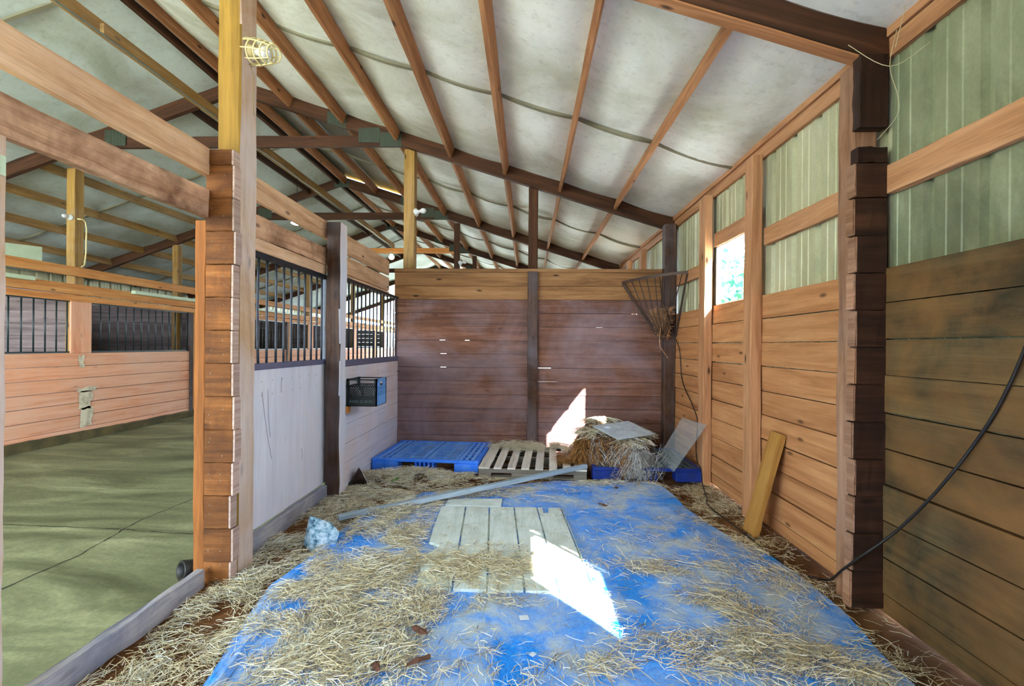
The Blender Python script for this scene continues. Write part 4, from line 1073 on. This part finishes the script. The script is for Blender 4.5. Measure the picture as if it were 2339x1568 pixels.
# ------------------------------------------------------------------ broken block, reflector, crate
bm = bmesh.new()
for p in ((-1.505, 3.31, -.005), (-1.36, 3.38, -.005), (-1.33, 3.40, .10), (-1.40, 3.40, .165), (-1.47, 3.37, .20), (-1.515, 3.33, .232), (-1.60, 3.42, -.005), (-1.585, 3.43, .10), (-1.45, 3.50, -.005), (-1.44, 3.49, .13), (-1.54, 3.43, .19)):
    bm.verts.new(p)
bmesh.ops.convex_hull(bm, input=bm.verts)
bmesh.ops.triangulate(bm, faces=bm.faces); bmesh.ops.subdivide_edges(bm, edges=bm.edges, cuts=3, use_grid_fill=True)
for v in bm.verts:
    v.co += Vector((random.uniform(-1, 1), random.uniform(-1, 1), random.uniform(-1, 1)))*.0035
me = bpy.data.meshes.new('rock'); bm.to_mesh(me); bm.free(); me.materials.append(M['rock'])
o = bpy.data.objects.new('concrete_chunk', me); COL.objects.link(o); tag(o, 'jagged grey concrete chunk at the tarp edge near the plywood door', 'chunk')

t = thing('reflector_lamp', (-1.72, 4.86, .02), 'dark metal cone reflector lying in straw by the dark post', 'lamp')
ap = Vector((-1.745, 4.80, .05)); ax = Vector((.77, .47, .36)).normalized()
a = MB(); a.lathe([(0.0, .022), (.02, .045), (.06, .078), (.105, .108), (.107, .108), (.062, .074), (.022, .041), (.0, .015)], ap, ax, 28); part('cone', a, M['dkmetal'], t)
a = MB(); pr = ap+ax*.106; e1 = ax.orthogonal().normalized(); e2 = ax.cross(e1)
a.tube([pr+e1*math.cos(2*PI*k/32)*.109+e2*math.sin(2*PI*k/32)*.109 for k in range(33)], .003, 6, cap=False); part('rim', a, M['rim'], t, label='bright rolled rim')
a = MB(); a.lathe([(-.075, 0), (-.075, .018), (-.03, .02), (.0, .024), (.004, 0)], ap, ax, 14); part('socket', a, M['black'], t)
a = MB(); a.tube([ap-ax*.02+Vector((0, 0, .02)), ap+ax*.03+Vector((0, 0, .08)), ap+ax*.075+Vector((0, 0, .085))], .003, 6); part('clamp_wire', a, M['iron'], t)

cx0, cx1, cy0, cy1, cz0, cz1 = -1.772, -1.475, 4.67, 5.0, .832, 1.102
t = thing('milk_crate', (cx0, cy0, cz0), 'dark milk crate with blue lit side fixed to the left wall', 'crate')
fr = MB()
for (xx, yy) in ((cx0, cy0), (cx1-.022, cy0), (cx0, cy1-.022), (cx1-.022, cy1-.022)): fr.box(xx, xx+.022, yy, yy+.022, cz0, cz1, 'z', r=.5)
for zz in (cz0, cz0+.088, cz0+.19, cz1-.014):
    fr.box(cx0, cx1, cy0, cy0+.012, zz, zz+.012, 'x', r=.5); fr.box(cx0, cx1, cy1-.012, cy1, zz, zz+.012, 'x', r=.5); fr.box(cx0, cx0+.012, cy0, cy1, zz, zz+.012, 'y', r=.5)
part('frame', fr, M['crate'], t)
a = MB(); a.box(cx0, cx1, cy0+.003, cy0+.009, cz0, cz0+.09, 'x', r=.5); fpn = part('lettered_panel', a, M['crate'], t)
cu = bpy.data.curves.new('lettering', 'FONT'); cu.body = 'AND-O-SUN.'; cu.size = .042; cu.extrude = .0008
tmp = bpy.data.objects.new('tmp', cu); COL.objects.link(tmp); bpy.context.view_layer.update()
me = bpy.data.meshes.new_from_object(tmp.evaluated_get(bpy.context.evaluated_depsgraph_get())); bpy.data.objects.remove(tmp)
me.transform(Matrix.Translation((cx0+.025, cy0+.0025, cz0+.036)) @ Matrix.Rotation(PI/2, 4, 'X') @ Matrix.Diagonal((1.0, .85, 1, 1)))
me.transform(Matrix.Translation(-Vector(t.location))); me.materials.clear(); me.materials.append(M['lettering'])
lo = bpy.data.objects.new('lettering', me); COL.objects.link(lo); lo.parent = fpn
a = MB(); a.box(cx0, cx1, cy0, cy1, cz0, cz0+.006, 'x', r=.5); part('bottom', a, M['crate'], t)
lat = MB()
def lattice(mb, along, fixed, z0, z1, a0, a1, n):
    for k in range(-n, n*2):
        for sg in (1, -1):
            s0 = a0+(a1-a0)*k/n; dzz = z1-z0
            t0, t1 = sorted(((a0-s0)/(sg*dzz), (a1-s0)/(sg*dzz))); t0, t1 = max(0, t0), min(1, t1)
            if t1-t0 < .06: continue
            p = [s0+sg*dzz*t0, s0+sg*dzz*t1]; q0, q1 = z0+dzz*t0, z0+dzz*t1
            A_ = (p[0], fixed, q0) if along == 'x' else (fixed, p[0], q0); B_ = (p[1], fixed, q1) if along == 'x' else (fixed, p[1], q1)
            mb.beam(A_, B_, .006, .004, up=(0, 1, 0) if along == 'x' else (1, 0, 0), r=.5)
lattice(lat, 'x', cy0+.006, cz0+.09, cz0+.19, cx0+.01, cx1-.03, 11); 
lat2 = MB(); lattice(lat2, 'x', cy1-.006, cz0+.02, cz0+.19, cx0+.01, cx1-.03, 11); part('lattice', lat2, M['crate'], t)
for k in range(4): lat.box(cx0+.02, cx1-.02, cy0+.004, cy0+.008, cz0+.205+.015*k, cz0+.209+.015*k, 'x', r=.5)
part('lattice', lat, M['crate'], t)
sd = MB(); xf = cx1
sd.box(xf-.008, xf, cy0, cy1, cz0, cz0+.10, 'y', r=.5); sd.box(xf-.008, xf, cy0, cy0+.035, cz0+.1, cz1, 'z', r=.5); sd.box(xf-.008, xf, cy1-.035, cy1, cz0+.1, cz1, 'z', r=.5)
sd.box(xf-.008, xf, cy0, cy1, cz1-.03, cz1, 'y', r=.5)
sd.box(xf-.008, xf, cy0+.035, cy0+.115, cz1-.075, cz1-.03, 'y', r=.5); sd.box(xf-.008, xf, cy1-.115, cy1-.035, cz1-.075, cz1-.03, 'y', r=.5)
lattice(sd, 'y', xf-.004, cz0+.1, cz0+.148, cy0+.03, cy1-.03, 12); lattice(sd, 'y', xf-.004, cz0+.148, cz1-.074, cy0+.03, cy1-.03, 12)
sd.box(xf-.008, xf, cy0, cy1, cz0+.145, cz0+.152, 'y', r=.5)
part('side_panel', sd, M['crate_lit'], t, label='side with a hand hole, painted as lit blue')
t2 = thing('jug', (-1.70, 4.76, .838), 'small white jug inside the milk crate', 'jug')
a = MB(); a.lathe([(0, 0), (0, .045), (.1, .047), (.14, .035), (.16, .018), (.185, .018), (.187, 0)], (-1.70, 4.765, .8385), (0, 0, 1), 16); part('body', a, M['white'], t2)
t2 = thing('carton', (-1.58, 4.82, .838), 'white carton inside the milk crate', 'carton')
a = MB(); a.box(-1.63, -1.53, 4.76, 4.86, .8385, 1.02, 'z', r=.5); part('body', a, M['white'], t2, .004)
a = MB(); a.box(-1.775, -1.755, 4.66, 4.74, .765, .829, 'y'); solo('wood_block', a, M['orange'], 'small orange wood block under the milk crate', 'block')
a = MB(); a.tube([(-1.785, 6.50, 1.08), (-1.765, 6.50, 1.08), (-1.735, 6.50, 1.075)], .004, 6); a.lathe([(0, 0), (0, .009), (.004, .009), (.005, 0)], (-1.735, 6.5, 1.075), (1, 0, 0), 8)
solo('wall_hook', a, M['iron'], 'small iron peg on the pale boards near the back corner', 'hook')

# ------------------------------------------------------------------ corner hay rack
t = thing('hay_rack', (1.75, 6.3, 1.55), 'iron corner hay rack with fanned rods in the back right corner', 'hay rack')
def arc(s):   # the curved top bar, 0 at the back wall, 1 at the right wall
    p0, p1, p2 = Vector((1.27, 6.54, 2.30)), Vector((1.50, 6.02, 2.325)), Vector((1.94, 5.93, 2.352))
    return p0*(1-s)**2+p1*2*s*(1-s)+p2*s*s
a = MB(); pts = [arc(i/16) for i in range(17)]
for p, q in zip(pts, pts[1:]): a.beam(p, q+(q-p)*.05, .006, .036, r=.5)
part('top_bar', a, M['iron'], t)
foot = Vector((1.80, 6.36, 1.56))
def low(s): 
    an = PI/2*s; return foot+Vector((-.07*math.cos(an), -.07*math.sin(an), .02))
for i in range(8):
    s = .05+.88*i/7; p = arc(s)+Vector((0, 0, -.01)); q = low(s); m = (p+q)/2+Vector((-.02, -.02, -.06))
    a = MB(); a.tube([p, p*.5+m*.5+Vector((0, 0, .0)), m, m*.45+q*.55, q], .006, 6); part('rod', a, M['iron'], t)
a = MB(); p = arc(0); a.beam(p+Vector((.01, 0, -.02)), Vector((1.74, 6.53, 1.58)), .02, .02, r=.5); p = arc(1); a.beam(p+Vector((-.0, .01, -.02)), Vector((1.935, 6.36, 1.58)), .02, .02, r=.5); part('side_bar', a, M['iron'], t)
a = MB(); a.box(1.71, 1.79, 6.27, 6.38, 1.535, 1.57, 'x', r=.5); part('foot_block', a, M['iron'], t, .004)
nest = MB(); 
for i in range(620):
    s = random.random(); h = random.random()**1.2*.44; c = low(s)*(1-h*1.05)+arc(s)*(h*1.05); c = c*.72+Vector((1.82, 6.38, c.z))*.28
    d = Vector((random.gauss(0, 1), random.gauss(0, 1), random.gauss(.3, .9))).normalized()*random.uniform(.03, .08)
    p0, p1 = c-d, c+d
    for q_ in (p0, p1): q_.x = min(q_.x, 1.94); q_.y = min(q_.y, 6.55)
    nest.tube([p0, c+Vector((random.uniform(-.01, .01), random.uniform(-.01, .01), .01)), p1], .0034, 4, r=random.random(), cap=False)
tag(nest.build('twig_nest', M['twig']), 'tangle of dry brown hay stems stuck in the bottom of the corner rack', 'hay', kind='stuff')
a = MB(); a.tube([(1.70, 6.22, 1.68), (1.68, 6.2, 1.55), (1.69, 6.2, 1.44), (1.74, 6.18, 1.36), (1.775, 6.16, 1.30)], [.006, .006, .005, .005, .004], 6)
solo('hay_stalk', a, M['twig'], 'single pale stalk dangling below the corner rack', 'stalk')
# ------------------------------------------------------------------ cable
def smooth(pts, n=8):
    P_ = [Vector(p) for p in pts]; out = []
    for i in range(len(P_)-1):
        p0, p1, p2, p3 = P_[max(i-1, 0)], P_[i], P_[i+1], P_[min(i+2, len(P_)-1)]
        for k in range(n):
            s = k/n; out.append(.5*((2*p1)+(p2-p0)*s+(2*p0-5*p1+4*p2-p3)*s*s+(3*p1-p0-3*p2+p3)*s**3))
    return out+[P_[-1]]
cb = smooth([(1.66, 6.14, 2.345), (1.70, 6.16, 2.07), (1.80, 6.2, 1.80), (1.90, 6.33, 1.60), (1.925, 6.17, 1.40), (1.925, 6.05, 1.02), (1.925, 5.68, .767), (1.915, 5.47, .595), (1.86, 5.36, .36), (1.838, 5.25, .20), (1.83, 5.12, .158), (1.80, 4.98, .03), (1.70, 4.6, .02), (1.63, 4.37, .022), (1.64, 4.0, .024), (1.66, 3.72, .025), (1.675, 3.36, .022), (1.713, 3.10, .022), (1.80, 3.02, .02), (1.84, 2.95, .06)][:19])
mb_ = MB(); mb_.tube(cb, .0055, 6)
cb2 = smooth([(1.80, 3.02, .02), (1.815, 2.93, .06), (1.768, 2.74, .21), (1.768, 2.60, .341), (1.858, 2.5, .502), (1.885, 2.36, .682), (1.90, 2.22, .877), (1.936, 2.148, 1.03), (1.936, 2.043, 1.204), (1.936, 1.94, 1.44), (1.936, 1.80, 1.85), (1.92, 1.72, 2.2), (1.915, 1.68, 2.5), (1.93, 1.66, 2.9), (1.92, 1.65, 3.1)])
mb_.tube(cb2, .007, 6)
solo('cable', mb_, M['black'], 'long dark cable from the hay rack down the wall and along the floor edge', 'cable')

# ------------------------------------------------------------------ small litter
def leafshape(name, loc, s, rot, mat, label, cat='leaf'):
    a = MB(); rd = random.Random(int(loc[0]*1000)); n = 12; ctr = (0, 0, .012*s/.05)
    ring = []
    for k in range(n):
        an = 2*PI*k/n; R = s*(.55+.45*abs(math.cos(an)))*rd.uniform(.7, 1.15); ring.append((R*math.cos(an), R*.6*math.sin(an), rd.uniform(0, .012)))
    for k in range(n): a.poly([ctr, ring[k], ring[(k+1) % n]], r=rd.random())
    o = a.build(name, mat); o.location = loc; o.rotation_euler = (rd.uniform(-.2, .2), rd.uniform(-.2, .2), rot); tag(o, label, cat); 
    m = o.modifiers.new('thick', 'SOLIDIFY'); m.thickness = .0015
leafshape('dead_leaf', (-.46, 2.10, .05), .06, .6, M['leaf'], 'reddish brown dead leaf at the bottom edge of the tarp')
leafshape('dead_leaf', (-.64, 2.06, .05), .045, 1.9, M['leaf'], 'brown curled leaf in straw at the bottom left')
leafshape('dead_leaf', (-.51, 2.32, .05), .05, 2.6, M['leaf'], 'dull brown leaf on straw left of the paper scrap')
leafshape('green_leaf', (.124, 3.12, .042), .035, .1, M['greenleaf'], 'small green leaf on the white floor panel')
leafshape('green_leaf', (-1.33, 4.86, .06), .06, .9, M['greenleaf'], 'dark green leaf in straw before the blue pallet')
leafshape('dead_leaf', (.9, 4.85, .022), .05, 1.2, M['leaf'], 'dark leaf on bare blue tarp below the hay bale')
leafshape('dead_leaf', (.68, 4.32, .022), .055, 2.4, M['leaf'], 'dark shrivelled leaf on bare blue tarp above the panel')
def scrap(loc, s, rot, label):
    a = MB(); a.hexa([(x_, y_, z_) for x_ in (-s, s) for y_ in (-s*.8, s*.8) for z_ in (0, .0015)], .1, .1, .01, r=.5)
    o = a.build('paper_scrap', M['paper']); o.location = loc; o.rotation_euler = (.06, .05, rot); tag(o, label, 'scrap')
scrap((-.007, 2.51, .022), .024, .25, 'white square paper scrap on the tarp below the panel')
scrap((.035, 2.21, .024), .014, .9, 'tiny white scrap in straw at the bottom')
scrap((.70, 5.03, .022), .026, .1, 'pale plastic bit at the foot of the right blue pallet')
a = MB()
for pts in ([(1.93, 2.6, 3.12), (1.86, 2.55, 2.9), (1.865, 2.5, 2.72), (1.86, 2.5, 2.62), (1.85, 2.62, 2.55)], [(1.72, 2.66, 3.08), (1.86, 2.55, 2.9), (1.94, 2.4, 2.93)], [(1.9, 2.5, 3.18), (1.865, 2.52, 2.98)]):
    a.tube(smooth(pts, 6), .0018, 5)
solo('cobweb', a, M['web'], 'dusty cobweb strands in the upper right corner', 'cobweb')

# ------------------------------------------------------------------ trees outside the window
def tree(x, y, h, rad, label, seed, n=1500):
    rd = np.random.default_rng(seed); t = thing('tree', (x, y, -.2), label, 'tree', 'trees outside the window')
    a = MB(); a.tube([(x, y, -.2), (x+.1, y+.05, h*.3), (x-.1, y, h*.6), (x+.05, y, h*.9)], [.16, .13, .09, .03], 8)
    for k in range(7):
        an = rd.uniform(0, 6.28); z = h*rd.uniform(.35, .8); a.tube([(x, y, z), (x+rad*.5*math.cos(an), y+rad*.5*math.sin(an), z+.3), (x+rad*.95*math.cos(an), y+rad*.95*math.sin(an), z+.2)], [.05, .03, .012], 5)
    part('trunk', a, M['bark'], t)
    c = rd.normal(0, 1, (n, 3)); c /= np.linalg.norm(c, axis=1)[:, None]; c *= (rd.random(n)**.4)[:, None]
    c = c*np.array([rad, rad, h*.38])+np.array([x, y, h*.62]); k = vnoise(c[:, 0]+c[:, 2], c[:, 1], 1.3, seed) > .47; c = c[k]; m = len(c)
    d = rd.normal(0, 1, (m, 3)); d /= np.linalg.norm(d, axis=1)[:, None]; e = np.cross(d, rd.normal(0, 1, (m, 3))); e /= np.linalg.norm(e, axis=1)[:, None]
    s = rd.uniform(.06, .16, m)[:, None]
    V = np.stack([c-d*s, c+e*s*.45, c+d*s, c-e*s*.45], 1).reshape(-1, 3); F = np.arange(m*4).reshape(-1, 4)
    straw_obj('foliage', V, F, rd.random(m), M['foliage'], t)['kind'] = 'stuff'
tree(6.6, 12.5, 5.2, 1.6, 'leafy tree seen through the right half of the open window', 3, 2600)
tree(7.4, 17.5, 4.6, 1.8, 'distant tree seen through the lower left of the open window', 4, 1800)
tree(4.9, 10.6, 3.1, 1.0, 'low bush like tree near the window sill', 6, 1500)

# ------------------------------------------------------------------ light
w = bpy.data.worlds.new('sky'); S.world = w; w.use_nodes = True; nt = w.node_tree; nt.nodes.clear()
out = nt.nodes.new('ShaderNodeOutputWorld'); bg = nt.nodes.new('ShaderNodeBackground'); nt.links.new(bg.outputs[0], out.inputs[0])
tc = nt.nodes.new('ShaderNodeTexCoord'); sx = nt.nodes.new('ShaderNodeSeparateXYZ'); rp_ = nt.nodes.new('ShaderNodeValToRGB')
nt.links.new(tc.outputs['Generated'], sx.inputs[0]); nt.links.new(sx.outputs[2], rp_.inputs[0]); nt.links.new(rp_.outputs[0], bg.inputs[0])
rp_.color_ramp.elements[0].color = (.78, .90, 1.0, 1); rp_.color_ramp.elements[1].color = (.42, .68, 1.0, 1)
bg.inputs[1].default_value = 17.0
sun = bpy.data.lights.new('sun', 'SUN'); sun.energy = 70; sun.angle = .009; sun.color = (1, .97, .93)
so_ = bpy.data.objects.new('sun', sun); COL.objects.link(so_); so_.rotation_euler = Vector((-.474, .63, -.616)).to_track_quat('-Z', 'Y').to_euler()
def portal(loc, rot, sx_, sy_):
    l = bpy.data.lights.new('portal', 'AREA'); l.shape = 'RECTANGLE'; l.size = sx_; l.size_y = sy_; l.cycles.is_portal = True
    o = bpy.data.objects.new('portal', l); COL.objects.link(o); o.location = loc; o.rotation_euler = rot
portal((-4.1, -5.1, 2.4), (PI/2, 0, 0), 12.4, 5.2)
portal((2.04, -.45, .95), (0, PI/2, 0), 1.88, 1.08)
for a0, b0 in win[1:5]: portal((2.04, (a0+b0)/2, 2.18), (0, PI/2, 0), .62, b0-a0)
portal((-4.1, 26.1, 2.4), (-PI/2, 0, 0), 12.4, 5.2)

# ------------------------------------------------------------------ camera
cam = bpy.data.cameras.new('camera'); co = bpy.data.objects.new('camera', cam); COL.objects.link(co); S.camera = co
cam.sensor_width = 36; cam.lens = 1100/2339*36; cam.shift_y = 6/2339; cam.clip_start = .05; cam.clip_end = 300
co.matrix_world = Matrix.Translation((0, 0, 1.44)) @ Matrix.Rotation(math.atan(35.5/1100), 4, 'Z') @ Matrix.Rotation(PI/2, 4, 'X') @ Matrix.Rotation(math.radians(.45), 4, 'Z')
S.view_settings.view_transform = 'Standard'; S.view_settings.look = 'None'; S.view_settings.gamma = 1; S.view_settings.use_curve_mapping = False
S.view_settings.exposure = .30
S.cycles.max_bounces = 7; S.cycles.diffuse_bounces = 5; S.cycles.adaptive_threshold = .02; S.cycles.glossy_bounces = 2; S.cycles.transmission_bounces = 3; S.cycles.transparent_max_bounces = 6
S.cycles.sample_clamp_indirect = 8; S.cycles.caustics_reflective = False; S.cycles.caustics_refractive = False
S.cycles.use_denoising = True
